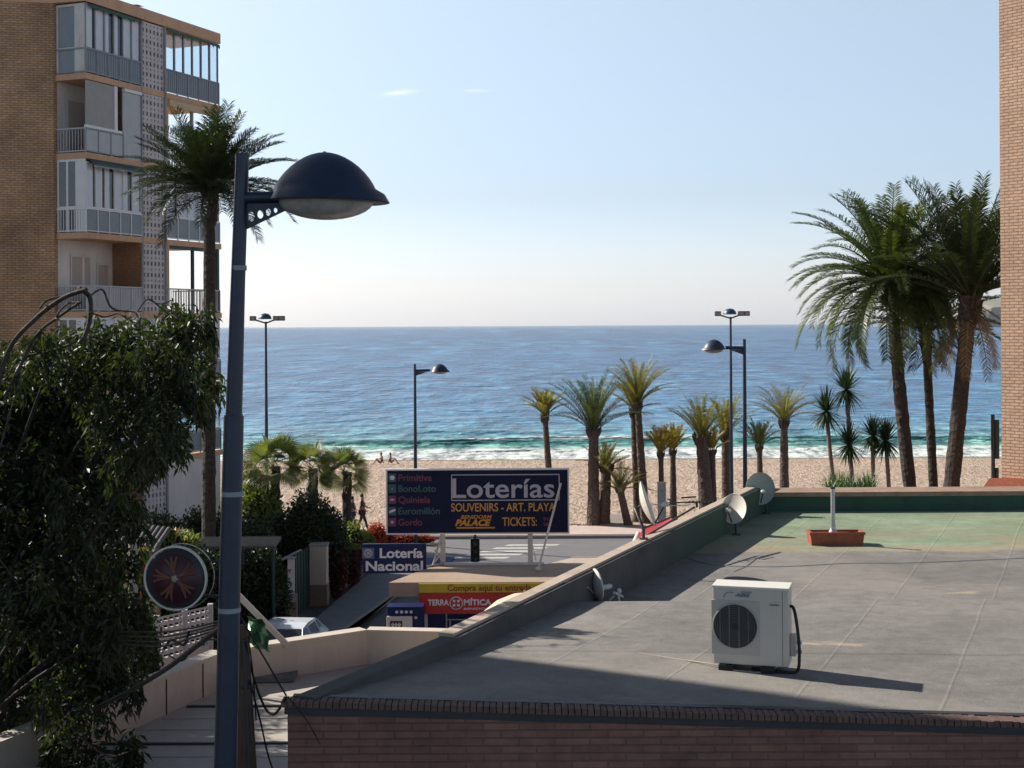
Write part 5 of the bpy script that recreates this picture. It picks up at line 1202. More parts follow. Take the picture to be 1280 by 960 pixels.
# ---------------------------------------------------------------- brick tower at the right edge
tx = W(1251,400,34).x; TW = thing('brick_tower', 'tall pinkish brick tower filling the right edge behind the palms', 'building', (tx,34,0))
mb = MB(); q1 = (tx+9*.62, 34-9*.785); q2 = (q1[0]+9, q1[1]+5); q3 = (tx+9*.95, 34+6)
for a, b in (((tx,34),q1),(q1,q2),(q2,q3),(q3,(tx,34))): wallq(mb, a, b, 0, 32)
mb.build('wall', 'brick_tower', TW); mb = MB(); mb.prism([(tx,34),q1,q2,q3], 31.9, 32.0); mb.build('roof', 'concrete', TW)
pw = thing('tiled_porch', 'low terracotta roofed porch wall at the foot of the brick tower', 'porch', (*W(1233,0,33.2)[:2],0))
x0_, x1_ = W(1214,0,33.2).x, tx+.3; zt = W(1232,600,33.2).z
mb = MB(); mb.add([(x0_,32.9,zt-.28),(x1_+.1,32.9,zt-.28),(x1_+.1,33.6,zt),(x0_+.5,33.6,zt),(x0_+.9,34.4,zt-.2),(x1_+.1,34.4,zt-.2)], [(0,1,2,3),(3,2,5,4)]); mb.build('roof', 'terracotta', pw)
mb = MB(); mb.box(x0_+.15,x1_,33.0,34.2,0,zt-.29); mb.build('wall', 'cream', pw)
pp = thing('banner_pole', 'dark post with folded banner beside the brick tower at the back', 'post', (*W(1241,0,40)[:2],0))
c_ = W(1241,518,40); mb = MB(); mb.tube([(c_.x,40,0),(c_.x,40,c_.z)], .055, 10); mb.build('pole', 'dark_metal', pp)
mb = MB(); mb.bbox(c_.x+.06,c_.x+.17,39.95,40.05,c_.z-1.25,c_.z-.15,.02); mb.bbox(c_.x+.06,c_.x+.15,39.95,40.05,c_.z-2.3,c_.z-1.5,.02); mb.build('banner', 'gate_green', pp)
# building outside the frame on the left that throws the shade over the roof's near corner
ob = thing('neighbour_building', 'plain rendered apartment block standing left of the foreground tree, out of the picture', 'building', (-18,14,0))
mb = MB(); mb.prism([(-14,18.65),(-26,18.65),(-26,4),(-14,4)], 0, 21.5); mb.build('wall', 'cream', ob)
for zz in np.arange(1.2, 19, 2.9):
    for yy in (6.5, 10.5, 14.5, 17):
        mb = MB(); mb.box(-14.0,-13.97,yy-.6,yy+.6,zz,zz+1.3); mb.build('window', 'glass_dark', ob)
# ---------------------------------------------------------------- other street lamps and floodlight masts
def small_lamp(px, pyt, Y, adir, label, arm_px, tilt=0):
    b = W(px, 0, Y); t = thing('street_lamp', label, 'street lamp', (b.x,Y,0), 0, LG); top = W(px,pyt,Y).z; al = arm_px*Y/F
    mb = MB(); mb.tube([(b.x,Y,0),(b.x,Y,1.2),(b.x,Y,top)], [.10,.09,.055], 12); mb.build('pole', 'navy_plain', t)
    mb = MB(); za = top-.30; mb.tube([(b.x,Y,za),(b.x+adir*al*.62,Y-.0,za+.02)], .06, 8); mb.add([(b.x+adir*.04,Y-.01,za-.06),(b.x+adir*al*.5,Y-.01,za-.05),(b.x+adir*.04,Y-.01,za-.22),(b.x+adir*.04,Y+.01,za-.06),(b.x+adir*al*.5,Y+.01,za-.05),(b.x+adir*.04,Y+.01,za-.22)], [(0,2,1),(3,4,5),(0,1,4,3),(1,2,5,4),(2,0,3,5)]); mb.build('arm', 'navy_plain', t)
    hood(t, Vector((b.x+adir*al,Y,za+.02)), .36, False, ('navy_plain','lens'), adir); return t
small_lamp(516, 455, 63, 1, 'thin street lamp with its arm to the right, rising behind the wide navy sign', 31)
small_lamp(928, 424, 48, -1, 'street lamp with its arm to the left, close beside the floodlight mast', 38)
def flood(px, pyt, Y, label, lamp=True):
    b = W(px,0,Y); t = thing('floodlight_mast', label, 'floodlight mast', (b.x,Y,0), 0, 'beach floodlight masts'); top = W(px,pyt,Y).z; s = Y/F
    mb = MB(); mb.tube([(b.x,Y,0),(b.x,Y,top)], [.10,.05], 12); mb.build('pole', 'navy_plain', t)
    mb = MB(); mb.tube([(b.x-16*s,Y,top+3*s),(b.x,Y,top-2*s),(b.x+16*s,Y,top+4*s)], .035, 8); mb.build('crossbar', 'navy_plain', t)
    for dx in (-16, 13, 20):
        mb = MB(); cx_ = b.x+dx*s; mb.bbox(cx_-3.6*s,cx_+3.6*s,Y-.15,Y+.15,top+1.0*s,top+7*s,.02); f_ = mb.build('floodlight', 'dark_metal', t)
        mb = MB(); mb.box(cx_-2.8*s,cx_+2.8*s,Y+.151,Y+.16,top+2*s,top+6*s); mb.box(cx_-2.8*s,cx_+2.8*s,Y-.16,Y-.151,top+2*s,top+6*s); mb.build('glass', 'wood_grey', f_)
    mb = MB(); mb.lathe([(8.4*s,0),(7.6*s,3.5*s),(5*s,6.3*s),(0,7.6*s)], (b.x-1*s,Y,top+3*s), seg=20); mb.build('dome', 'dome_blue', t)
    return t
flood(330, 402, 64, 'tall floodlight mast rising left of the sea view, beside the near lamp post')
flood(911, 396, 66, 'tall floodlight mast rising among the beach palms')
up_ = thing('utility_pole', 'grey concrete post standing between the leafy tree and the round sign', 'post', (*W(166,0,29)[:2],0))
mb = MB(); c_ = W(166,648,29); mb.tube([(c_.x,29,0),(c_.x,29,c_.z)], [.11,.085], 10); mb.build('shaft', 'concrete', up_); mb = MB(); mb.box(c_.x-.25,c_.x+.1,28.95,29.05,c_.z-.18,c_.z-.12); mb.build('crossarm', 'concrete', up_)
# ---------------------------------------------------------------- street side walls, gate, small house
def wd(y): return Vector((-6.72+(y-49.8)*.2, y, 0))
lw_ = thing('low_stone_wall', 'low rubble stone wall under the dark red hedge along the side street', 'wall', wd(52.5))
p, q = wd(49.9), wd(57.0); n_ = Vector((-.98,.2,0))*.3
mb = MB(); mb.prism([p[:2],q[:2],(q+n_)[:2],(p+n_)[:2]], 0, .62); mb.build('wall', 'rubble', lw_)
mb = MB(); n2 = n_.normalized()*.04; mb.prism([(p-n2)[:2],(q-n2)[:2],(q+n_+n2)[:2],(p+n_+n2)[:2]], .624, .68); mb.build('coping', 'kerb', lw_)
def pillar(name, label, px0, px1, pyt, pyb_, Y, mat, base=None, split=.35):
    x0_, x1_ = W(px0,0,Y).x, W(px1,0,Y).x; zt = W(px0,pyt,Y).z; t = thing(name, label, 'pillar', ((x0_+x1_)/2,Y,0)); zs = zt*split if base else 0
    mb = MB(); mb.bbox(x0_,x1_,Y-.02,Y+(x1_-x0_)*1.0,zs,zt,.015); mb.build('shaft', mat, t)
    mb = MB(); mb.box(x0_-.03,x1_+.03,Y-.05,Y+(x1_-x0_)+.03,zt+.002,zt+.06); mb.build('cap', 'concrete', t)
    if base: mb = MB(); mb.box(x0_-.02,x1_+.02,Y-.04,Y+(x1_-x0_)+.02,0,zs-.003); mb.build('base', base, t)
pillar('gate_pillar', 'cream gate pillar on a stone base beside the dark red hedge', 383, 404, 683, 755, 49.3, 'cream', 'rubble', .36)
pillar('gate_pillar', 'thin white gate pillar left of the dark green gate', 355.5, 363.5, 699, 752, 47.2, 'white_wall', 'rubble', .2)
gt = thing('garden_gate', 'dark green metal garden gate between the white and the cream pillars', 'gate', (*W(373,0,48.4)[:2],0))
g0_, g1_ = W(365,0,47.4), W(382,0,49.2); zt = W(373,688,48.4).z; mb = MB()
wallq(mb, g0_, g1_, .05, zt); wallq(mb, g1_+Vector((0,.04,0)), g0_+Vector((0,.04,0)), .05, zt); mb.build('leaf', 'gate_green', gt)
mb = MB()
for k in range(6): p = g0_.lerp(g1_, k/5); mb.box(p.x-.02,p.x+.02,p.y-.05,p.y-.005,.05,zt+.04)
mb.build('bars', 'gate_green', gt); mb = MB(); mb.tube([W(352,700,47),W(376,688,48.4)], .05, 8); mb.build('top_rail', 'rail_grey', gt)
sb = thing('stone_plinth', 'rough stone wall end with a white rail, behind the white car', 'wall', (*W(351,0,45.5)[:2],0))
mb = MB(); mb.prism([W(326,0,44.5)[:2],W(366,0,45.2)[:2],W(368,0,46.6)[:2],W(328,0,46.4)[:2]], 0, W(352,752,45.2).z); mb.build('wall', 'rubble', sb)
# lattice block wall near the round sign
bw_ = thing('lattice_block_wall', 'white pierced block wall below the round sign', 'wall', (*W(230,0,33)[:2],0))
pA, pB = W(196,772,32), W(263,757,35); mb = MB(); wallq(mb, pA, pB, 0, (pA.z-1.0,pB.z-1.0)); mb.build('base', 'cream', bw_)
mb = MB(); ncol, nrw = 10, 6
T_ = (pB-pA); 
for i in range(ncol):
    for j in range(nrw):
        def P3(u, v): 
            q = pA+T_*((i+u)/ncol); zz = (pA.z+(pB.z-pA.z)*(i+u)/ncol)-1.0+(j+v)/nrw; return Vector((q.x,q.y,zz))
        o4 = [P3(0,0),P3(1,0),P3(1,1),P3(0,1)]; i4 = [P3(.16,.28),P3(.84,.20),P3(.84,.66),P3(.16,.74)]; bk = [v+Vector((-.03,.12,0)) for v in i4]
        mb.add(o4+i4+bk, [(0,1,5,4),(1,2,6,5),(2,3,7,6),(3,0,4,7),(4,5,9,8),(5,6,10,9),(6,7,11,10),(7,4,8,11)])
mb.build('pierced_blocks', 'white_lattice', bw_)
mb = MB(); 
for k in (0,.5,1): p = pA+T_*k; zz = pA.z+(pB.z-pA.z)*k; mb.box(p.x-.06,p.x+.06,p.y-.08,p.y+.04,0,zz+.05)
mb.build('posts', 'white_lattice', bw_)
hs_ = thing('small_house', 'small yellow rendered house with a dark tiled roof half hidden by the leafy tree', 'house', (*W(115,0,37)[:2],0))
hz = W(150,698,36).z; xa_, xb2 = W(52,0,36).x, W(165,0,36).x
mb = MB(); mb.box(xa_,xb2,36,41,0,hz); mb.build('wall', 'yellow_wall', hs_)
mb = MB(); zr = W(130,668,37).z; mb.add([(xa_-.3,35.6,hz-.05),(xb2+.25,35.6,hz-.25),(xb2+.25,38.5,zr-.1),(xa_-.3,38.5,zr+.25),(xa_-.3,41.3,hz),(xb2+.25,41.3,hz-.1)], [(0,1,2,3),(3,2,5,4)])
for k in range(22):
    u = k/21; a = Vector((xa_-.3+(xb2+.55-xa_)*u, 35.58, hz-.03-.2*u)); b = Vector((a.x,38.5,zr+.27-.35*u)); mb.tube([a,b], .07, 6)
mb.build('roof', 'tile_dark', hs_)
mb = MB(); mb.box(xb2-1.4,xb2-.7,35.97,35.995,hz-1.6,hz-.7); mb.build('window', 'glass_dark', hs_)
gsx = thing('garden_shelter', 'grey corrugated garden shelter roof edge above the dark hedge behind the round sign', 'shelter', (*W(272,0,43)[:2],0))
xa_, xb2, zc_ = W(180,0,42).x, W(340,0,42).x, W(270,684,42).z; n_ = 70; vs=[]; 
for i in range(n_*4+1):
    x_ = xa_+(xb2-xa_)*i/(n_*4); zz = .055*math.sin(i*PI/2); vs += [(x_,42,zc_+zz),(x_,43.2,zc_+.10+zz),(x_,42,zc_+zz-.03)]
mb = MB(); mb.add(vs, [(3*i,3*i+3,3*i+4,3*i+1) for i in range(n_*4)]+[(3*i+2,3*i+5,3*i+3,3*i) for i in range(n_*4)]); mb.build('roof', 'tile_grey', gsx)
mb = MB(); 
for x_ in np.linspace(xa_+.1,xb2-.1,5): mb.tube([(x_,42.2,0),(x_,42.2,zc_)], .06, 8)
mb.build('posts', 'gate_green', gsx)
# promenade furniture
tt = thing('info_totem', 'grey rectangular information totem among the palms on the beach', 'totem', (*W(823,0,66)[:2],.16))
x0_, x1_ = W(818.5,0,66).x, W(829,0,66).x; z1_, z0_ = W(823,604,66).z, .16
mb = MB(); mb.bbox(x0_,x1_,66,66.15,z0_,z1_,.02); mb.build('body', 'concrete', tt); mb = MB(); mb.box(x0_+.05,x1_-.05,65.985,65.998,z0_+.3,z1_-.25); mb.build('panel', 'totem', tt); mb = MB(); mb.box(x0_-.02,x1_+.02,65.96,66.18,z1_+.002,z1_+.05); mb.build('cap', 'pave_pink', tt)
bd_ = thing('boardwalk', 'weathered timber boardwalk planks lying on the sand under the thick double palm', 'boardwalk', (*G(770,662,.14)[:2],.13))
mb = MB()
for k in range(9): x_ = G(746+k*1.2,0+662,.13).x; mb.box(x_,x_+1.75,67.9+k*.42,68.18+k*.42,.14,.19)
mb.build('planks', 'wood_grey', bd_)
# ---------------------------------------------------------------- palms
BG = 'young palms on the beach'
def bp(px, py0, pyc, Y, r0, r1, n, ln, label, el=(.82,1.52), droop=(.35,.75), mat='frond_mixed', px0=None, leafs=34, ll=.24, cr=.06, dead=0, z=.1, vee=.6):
    b = G(px0 or px, py0, z) if Y is None else W(px0 or px, 0, Y); b = Vector((b.x, b.y, z-.05)); c = W(px, pyc, b.y)
    return palm('beach_palm', label, b, c, r0, r1, int(n*1.15), ln, leafs, ll, .036, el, droop, mat, 'palm_trunk_small', BG, dead, 0, vee, cr, bulb=1.12)
bp(681, 0, 519, 69, .18, .13, 26, 1.35, 'lone slim palm with a small round crown rising behind the wide navy sign', (.7,1.5), px0=687)
bp(742, 0, 538, 68, .30, .22, 34, 3.1, 'tallest crowned palm of the thick double trunk, with long open fronds', (.62,1.52), (.45,1.05), 'frond', px0=738, leafs=38, ll=.32)
bp(758, 0, 585, 68.3, .32, .22, 18, 1.5, 'short crowned palm leaning on the thick double trunk', (.2,1.4), mat='frond_mixed', px0=750)
bp(775, 0, 612, 67.9, .20, .15, 16, 1.55, 'low palm with a short thin trunk and splayed orange green fronds', (.15,1.35), (.3,.7), px0=782)
bp(797, 0, 504, 68.5, .22, .15, 30, 2.3, 'tall slim palm, right one of the close pair, with bushy upright crown', (.78,1.52), (.45,.95), 'frond_mixed', px0=803, leafs=32)
bp(792, 0, 512, 69.2, .18, .14, 16, 1.6, 'tall slim palm on the left of the close pair, with sparse crown', (.4,1.4), (.3,.7), 'frond_mixed', px0=793)
bp(826, 0, 566, 68.6, .12, .12, 20, 1.3, 'small yellow tufted palm directly above the grey totem', (.85,1.5), (.3,.6), 'frond_yellow', px0=824)
bp(841, 0, 563, 69.5, .19, .12, 20, 1.3, 'small yellow tufted palm just right of the grey totem', (.85,1.5), (.3,.6), 'frond_yellow', px0=838)
bp(877, 0, 548, 68.8, .38, .26, 26, 2.1, 'thick trunked palm with a scorched upright crown behind the aerial', (.85,1.53), (.35,.8), 'frond_mixed', px0=881)
bp(890, 0, 563, 69.0, .16, .14, 12, 1.2, 'small side palm sprouting against the thick trunked one', (.6,1.4), (.2,.4), 'frond_yellow', px0=889)
bp(907, 0, 543, 70, .24, .20, 24, 2.0, 'palm standing right behind the floodlight mast', (.82,1.53), (.35,.8), 'frond_mixed', px0=905)
bp(949, 0, 558, 72, .17, .13, 18, 1.5, 'small dusky palm above the round grey green dish', (.75,1.5), (.3,.6), 'frond_dark', px0=948)
bp(980, 0, 527, 71, .25, .17, 24, 2.2, 'palm with a wide arched crown standing alone right of the dishes', (.55,1.45), (.6,1.2), 'frond_mixed', px0=977, leafs=32)
TG = 'tall date palms behind the flat roof'
def big(px0, px1, pyc, Y, label, n, ln, el, droop, mat, r0=.27, r1=.22, bend=0, dead=0, **k):
    b = W(px0,0,Y); b = Vector((b.x,Y,0)); 
    # aim so that the trunk passes px0 at roof level
    c = W(px1, pyc, Y); zz = W(px0,612,Y); k_ = (c.z)/(c.z-zz.z); b = Vector((c.x+(zz.x-c.x)*k_, Y, 0))
    return palm('date_palm', label, b, c, r0, r1, n, ln, 80, .42, .034, el, droop, mat, 'palm_trunk', TG, dead, bend, **k)
big(1142, 1113, 352, 42, 'left tall date palm with a full domed drooping crown against the sky', 96, 3.35, (-.7,1.5), (.65,1.75), 'frond', .22, .165, vee=.35, bend=-.1)
big(1167, 1157, 412, 43, 'slim middle date palm with a narrow tufted crown, between the two thick trunks', 46, 2.9, (.15,1.5), (.35,1.1), 'frond', .15, .12, vee=.4, dead=6)
big(1189, 1213, 370, 40, 'right tall date palm with upright fronds, leaning towards the brick tower', 64, 3.6, (.25,1.5), (.2,.95), 'frond_dark', .24, .20, vee=.4, dead=8)
lb_ = W(256,0,45); zc = W(262,240,45)
palm('date_palm', 'dark date palm in front of the apartment block, half behind the near lamp post', (W(256,0,45).x,45,0), (zc.x,45,zc.z), .23, .17, 112, 2.7, 64, .46, .034, (-.1,1.5), (.3,1.15), 'frond_dark', 'palm_trunk', None, 0, 0, .4, .12)
# yuccas
def yucca(label, px, Y, heads):
    b = W(px,0,Y); b = Vector((b.x,Y,.1)); t = thing('yucca_tree', label, 'yucca', b, 0, 'yuccas on the beach edge')
    for hx, hy, rr, bx in heads:
        h = W(hx,hy,Y); b2 = b+Vector(((bx-px)*Y/F,0,0)); mb = MB(); m_ = b2.lerp(h,.55)+Vector((-.12*(1 if hx<px else -1),0,0)); hose(mb, [b2,m_,h], .085, 8); mb.build('trunk', 'yucca_trunk', t)
        L = Leaves(); blades(L, h, 150, rr*Y/F*1.2, .10, (-1.15,1.5), .14); L.build('crown', 'yucca_leaf', t)
yucca('taller yucca with three spiky heads left of the tall date palms', 1057, 58, [(1033,514,28,1056),(1058,487,28,1058),(1061,556,27,1062)])
yucca('shorter yucca with twin spiky heads between the taller yucca and the date palms', 1102, 57, [(1091,545,24,1099),(1107,551,26,1104)])
ag = thing('agave_bush', 'spreading green agave clump below the yuccas just beyond the green parapet', 'agave', (*W(1062,0,52)[:2],1.2))
L = Leaves()
for k in range(9): c_ = W(1038+k*6.2,617,52+rnd.uniform(-.8,.8)); blades(L, c_, 44, .9*rnd.uniform(.8,1.2), .05, (.0,1.5), .2)
L.build('leaves_cluster', 'agave_leaf', ag); mb = MB(); c_ = W(1062,640,52); mb.lathe([(0,-3.2),(1.0,-3.2),(1.1,.3),(0,.4)], c_, seg=20); M['soil'] = plain('bed_soil', (.2,.15,.1)); mb.v = [Vector((c_.x+(v.x-c_.x)*1.1, v.y, max(v.z,0))) for v in mb.v]; mb.build('raised_bed', 'concrete', ag)
# fan palms in the left garden
def fan(label, px, pyc, Y, r, n=25):
    b = W(px,0,Y); c_ = W(px,pyc,Y); t = thing('fan_palm', label, 'fan palm', (b.x,Y,0), 0, 'fan palms in the left garden')
    mb = MB(); pts = [Vector((b.x+rnd.uniform(-.03,.03),Y,z_)) for z_ in np.linspace(0,c_.z,14)]; mb.tube(pts, [.19+.03*(i%2) for i in range(14)], 10, smooth=False); mb.build('trunk', 'palm_trunk', t)
    L = Leaves(); fan_crown(L, c_, n, r*.5, r*.55, (-.7,1.35)); L.build('crown', 'fan_leaf', t)
fan('leftmost and fullest of the three fan palms in the garden', 341, 583, 60.5, 1.6, 34)
fan('middle of the three fan palms in the garden', 388, 586, 61.5, 1.3, 28)
fan('fan palm nearest the walkers, rightmost of the three in the garden', 430, 590, 62, 1.35, 28)
# ---------------------------------------------------------------- hedges and shrubs
def E(px, py, Y, rx, rz, ry=None): c = W(px,py,Y); s = Y/F; return (tuple(c), (rx*s, (ry if ry else rx*s), rz*s))
def dn(cl, zmin=0):  # extend a clump to the ground
    (x,y,z),(a,b,c) = cl; top = z+c; return ((x,y,top/2), (a,b,top/2))
shrub('bush', 'yellow green leafy bush under the leftmost fan palm', [dn(E(322,632,60,28,30,1.2)), dn(E(308,612,60.5,14,22,.8))], 6000, .22, 'bush_leaf', 'bush')
shrub('bush', 'big dark rounded bush in front of the middle fan palm', [dn(E(385,655,51,34,42,1.3)), dn(E(410,668,51.5,26,34,1.1)), dn(E(350,670,50.5,28,32,1.2))], 12000, .15, 'hedge_leaf', 'bush')
shrub('bush', 'variegated low bush beside the two walkers', [dn(E(440,664,57,20,12,.8)), dn(E(455,672,57.5,14,8,.6))], 2600, .14, 'bush_leaf', 'bush')
shrub('flower_bush', 'orange red flowering bush at the end of the promenade', [dn(E(471,662,62,13,8,.5)), dn(E(486,668,62.5,9,5,.4))], 2200, .11, 'flower', 'flowering bush', core='tree_core')
shrub('flower_bush', 'low strip of orange flowers below the wide navy sign', [dn(E(505,671,63.2,18,4,.35)),dn(E(530,672,63.2,14,3.5,.3))], 1500, .09, 'flower', 'flowering bush')
shrub('hedge', 'dark red bougainvillea hedge above the low stone wall', [dn(E(418,712,51,15,30,.5)), dn(E(436,705,53,15,26,.5)), dn(E(449,697,55,12,20,.5))], 6500, .13, 'bougain', 'hedge', core='tree_core')
shrub('hedge', 'thin green creeper along the top of the dark red hedge', [(tuple(W(425,683,52)), (.9,.3,.10)),(tuple(W(405,686,51)), (.4,.3,.12))], 700, .12, 'bush_leaf', 'creeper', core=None)
shrub('hedge', 'dark clipped hedge below the corrugated shelter, right of the near lamp post', [dn(E(330,722,43,32,34,.8)), dn(E(300,728,42.5,28,38,.8))], 9000, .14, 'hedge_leaf', 'hedge')
shrub('hedge', 'dark shrubs behind the round sign, left of the near lamp post', [dn(E(255,720,41,34,30,.9)), dn(E(215,735,40,26,26,.9))], 9000, .15, 'hedge_leaf', 'hedge')
shrub('tall_hedge', 'long dark hedge at the foot of the apartment block', [dn(E(200,668,48,34,26,1.2)), dn(E(245,662,48.5,30,26,1.2)), dn(E(285,664,48.5,30,26,1.2)), dn(E(320,672,48,24,22,1))], 16000, .16, 'hedge_leaf', 'hedge', flowers=('flower_pink', 40, .16))
shrub('oleander_bush', 'light green oleander bush with pink flowers above the round sign', [E(222,678,39,26,13,.7), dn(E(205,690,39,20,14,.6))], 2600, .20, 'bush_leaf', 'bush', flowers=('flower_pink', 26, .16), long=3.5)
shrub('canna_flowers', 'orange red flowers beside the grey concrete post', [(tuple(W(178,712,29.4)), (.16,.2,.55)), (tuple(W(176,730,29.6)), (.2,.2,.4))], 420, .16, 'bush_leaf', 'flowers', core=None, flowers=('flower', 110, .13))
shrub('bush', 'sunlit yellow green bush at the foot of the grey concrete post', [dn(E(130,770,27,34,34,.8)), dn(E(100,745,27.5,28,30,.8))], 5200, .14, 'bush_leaf', 'bush')
shrub('potted_shrub', 'small dusty shrub growing against the pierced block wall', [dn(E(185,790,30,16,36,.5))], 1800, .12, 'hedge_leaf', 'bush')
# ---------------------------------------------------------------- big leafy tree in the left foreground
TB = Vector((-6.6,15.2,0)); tr = thing('leafy_tree', 'large dark leafy tree with drooping foliage and bare arching twigs beside the lamp post', 'tree', TB)
mb = MB(); fork = Vector((-6.4,15.2,4.2)); hose(mb, [TB,TB+Vector((.1,0,2)),fork], .26, 14); mb.build('trunk', 'wood_pole', tr)
cl = []
for px, py, r_ in [(14,470,50),(64,452,44),(118,436,42),(165,432,40),(208,424,34),(240,440,32),(240,480,36),(190,480,45),(140,490,55),(80,500,60),(20,530,60),(200,530,34),(150,560,48),(90,575,60),(25,600,60),(120,630,55),(150,655,28),(60,660,62),(10,690,60),(95,700,50),(125,745,38),(50,750,62),(140,790,34),(100,800,50),(30,830,62),(130,850,34),(90,880,50),(30,920,60),(95,940,38),(165,575,26),(158,940,14),(150,765,30),(152,830,32),(140,700,30),(216,560,14),(238,500,22),(-40,520,60),(-40,650,70),(-40,820,70),(245,408,18),(222,396,14)]:
    Y_ = 15+rnd.uniform(-1.0,1.2); c_ = W(px,py,Y_); s_ = Y_/F; cl.append((tuple(c_), (r_*s_*.92, r_*s_*1.3, r_*s_*.95)))
for q_ in ((-7.6,18.4,7.9),(-8.6,19.2,8.8),(-7.2,17.6,7.2),(-9.2,18.6,8.0),(-8.0,17.4,8.6)): cl.append((q_, (1.0,1.0,.9)))  # unseen clumps added left of the view to cast shade on the terrace
mb = MB()
for c_, r_ in cl:
    c_ = Vector(c_); mid = fork.lerp(c_, .5)+Vector((rnd.uniform(-.2,.2),rnd.uniform(-.2,.2),.35)); hose(mb, [fork+Vector((0,0,rnd.uniform(-1,.3))), mid, c_], .022, 6)
mb.build('limbs', 'limb_bark', tr)
L = Leaves(); leaf_cloud(L, [c[0] for c in cl], [c[1] for c in cl], 52000, .092, droop=.55, long=2.5, shell=.35); 
# hanging sprays at the rim
spr = []
for c_, r_ in cl:
    for k in range(5):
        a = rnd.uniform(0,2*PI); spr.append(((c_[0]+r_[0]*math.cos(a)*1.0, c_[1]+r_[1]*math.sin(a), c_[2]+rnd.uniform(-1,.6)*r_[2]), (.09,.09,.20)))
leaf_cloud(L, [c[0] for c in spr], [c[1] for c in spr], 14000, .105, droop=1.3, long=3.0, shell=.2)
L.build('crown', 'tree_leaf', tr)
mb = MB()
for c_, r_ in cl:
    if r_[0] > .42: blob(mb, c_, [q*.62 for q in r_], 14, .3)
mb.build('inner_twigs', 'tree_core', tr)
mb = MB()
def PT(l, Y=13.7): return [W(x,y,Y+.15*math.sin(i)) for i,(x,y) in enumerate(l)]
for l, r_ in [([(-10,520),(10,440),(45,398),(80,372),(108,362)],.035),([(20,470),(45,420),(75,395),(100,378)],.022),([(98,360),(112,372),(112,400),(104,425)],.035),([(112,370),(128,362),(140,385),(170,390),(176,398)],.016),([(100,378),(84,380),(70,396),(74,400)],.013),([(108,362),(90,368),(60,375),(50,385)],.016),([(170,392),(185,374),(205,388),(225,400)],.012),([(185,374),(200,380),(215,375)],.008),([(5,500),(30,450),(60,440),(90,430)],.018),([(112,390),(130,396),(148,392),(160,400)],.012),([(30,430),(50,440),(58,470)],.010),([(0,560),(18,500),(35,470),(70,455)],.014),([(0,700),(25,735),(38,775)],.010),([(85,905),(105,925),(135,945),(160,940)],.012),([(240,400),(262,405),(272,430),(268,470)],.010),([(140,940),(150,925),(168,932)],.006)]:
    mb = MB(); hose(mb, PT(l), r_*.68, 7); mb.build('bare_twig', 'branch', tr)
# ---------------------------------------------------------------- people
def person(label, base, joints, bones, rad, clothes, hair_at, group=None, s=1.0, rz=0):
    me = bpy.data.meshes.new('person'); base = Vector(base); RM = Matrix.Rotation(rz,4,'Z')
    me.from_pydata([RM@(Vector(j)*s) for j in joints], bones, []); o = bpy.data.objects.new('person', me); COL.objects.link(o); o.location = base; PM[o.name] = Matrix.Translation(base)
    def dress(ob, rr, keep=None):
        m_ = ob.modifiers.new('Skin', 'SKIN'); me_ = ob.data; me_.skin_vertices.new() if hasattr(me_.skin_vertices, 'new') and not me_.skin_vertices else None
        return m_
    import bmesh
    def skin(ob, rr):
        bm = bmesh.new(); bm.from_mesh(ob.data); ly = bm.verts.layers.skin.verify()
        for v in bm.verts: v[ly].radius = (rr[v.index][0]*s, rr[v.index][1]*s); v[ly].use_root = (v.index == 0)
        bm.to_mesh(ob.data); bm.free(); ob.modifiers.new('Skin','SKIN'); sb_ = ob.modifiers.new('Sub','SUBSURF'); sb_.levels = 1; sb_.render_levels = 1
    skin(o, rad); o.data.materials.append(M['skin']); tag(o, label, 'person', group)
    for nm, idx, eg, mt_, grow in clothes:
        m2 = bpy.data.meshes.new(nm); mp_ = {j:i for i,j in enumerate(idx)}
        m2.from_pydata([RM@(Vector(joints[j])*s) for j in idx], [(mp_[a],mp_[b]) for a,b in eg], []); c2 = bpy.data.objects.new(nm, m2); COL.objects.link(c2); c2.parent = o
        skin(c2, [(rad[j][0]+grow, rad[j][1]+grow) for j in idx]); m2.materials.append(M[mt_])
    mb = MB(); h = RM@(Vector(hair_at)*s); blob(mb, h, (.088*s,.105*s,.095*s), 14, .06); hh_ = mb.build('hair', 'hair', o, True); return o
# joints: 0 pelvis 1 waist 2 chest 3 neck 4 head 5 headtop 6/7 Rshoulder,elbow 8 hand 9..11 left 12 hip 13 knee 14 ankle 15 toe 16..19
BON = [(0,1),(1,2),(2,3),(3,4),(4,5),(2,6),(6,7),(7,8),(2,9),(9,10),(10,11),(0,12),(12,13),(13,14),(14,15),(0,16),(16,17),(17,18),(18,19),(8,20),(8,21),(11,22),(11,23)]
RAD = [(.15,.11),(.13,.10),(.16,.11),(.055,.055),(.08,.095),(.06,.07),(.06,.06),(.042,.042),(.03,.022),(.06,.06),(.042,.042),(.03,.022),(.09,.09),(.058,.058),(.04,.04),(.035,.03),(.09,.09),(.058,.058),(.04,.04),(.035,.03),(.02,.015),(.014,.014),(.02,.015),(.014,.014)]
def walkj(st=.28, arm=.32):   # faces +x
    return [(0,0,.95),(0,0,1.08),(0,0,1.32),(0,0,1.50),(.02,0,1.62),(.01,0,1.72),(0,-.17,1.42),(.02,-.22,1.15),(.22,-.20,.98),(0,.17,1.42),(.10,.22,1.15),(arm,.2,1.05),
            (0,-.09,.92),(st*.6,-.10,.52),(st,-.10,.08),(st+.15,-.10,.04),(0,.09,.92),(-st*.3,.10,.50),(-st*1.1,.10,.12),(-st*1.0+.1,.10,.04),(.28,-.20,.93),(.25,-.17,.95),(arm+.08,.2,1.04),(arm+.03,.17,1.07)]
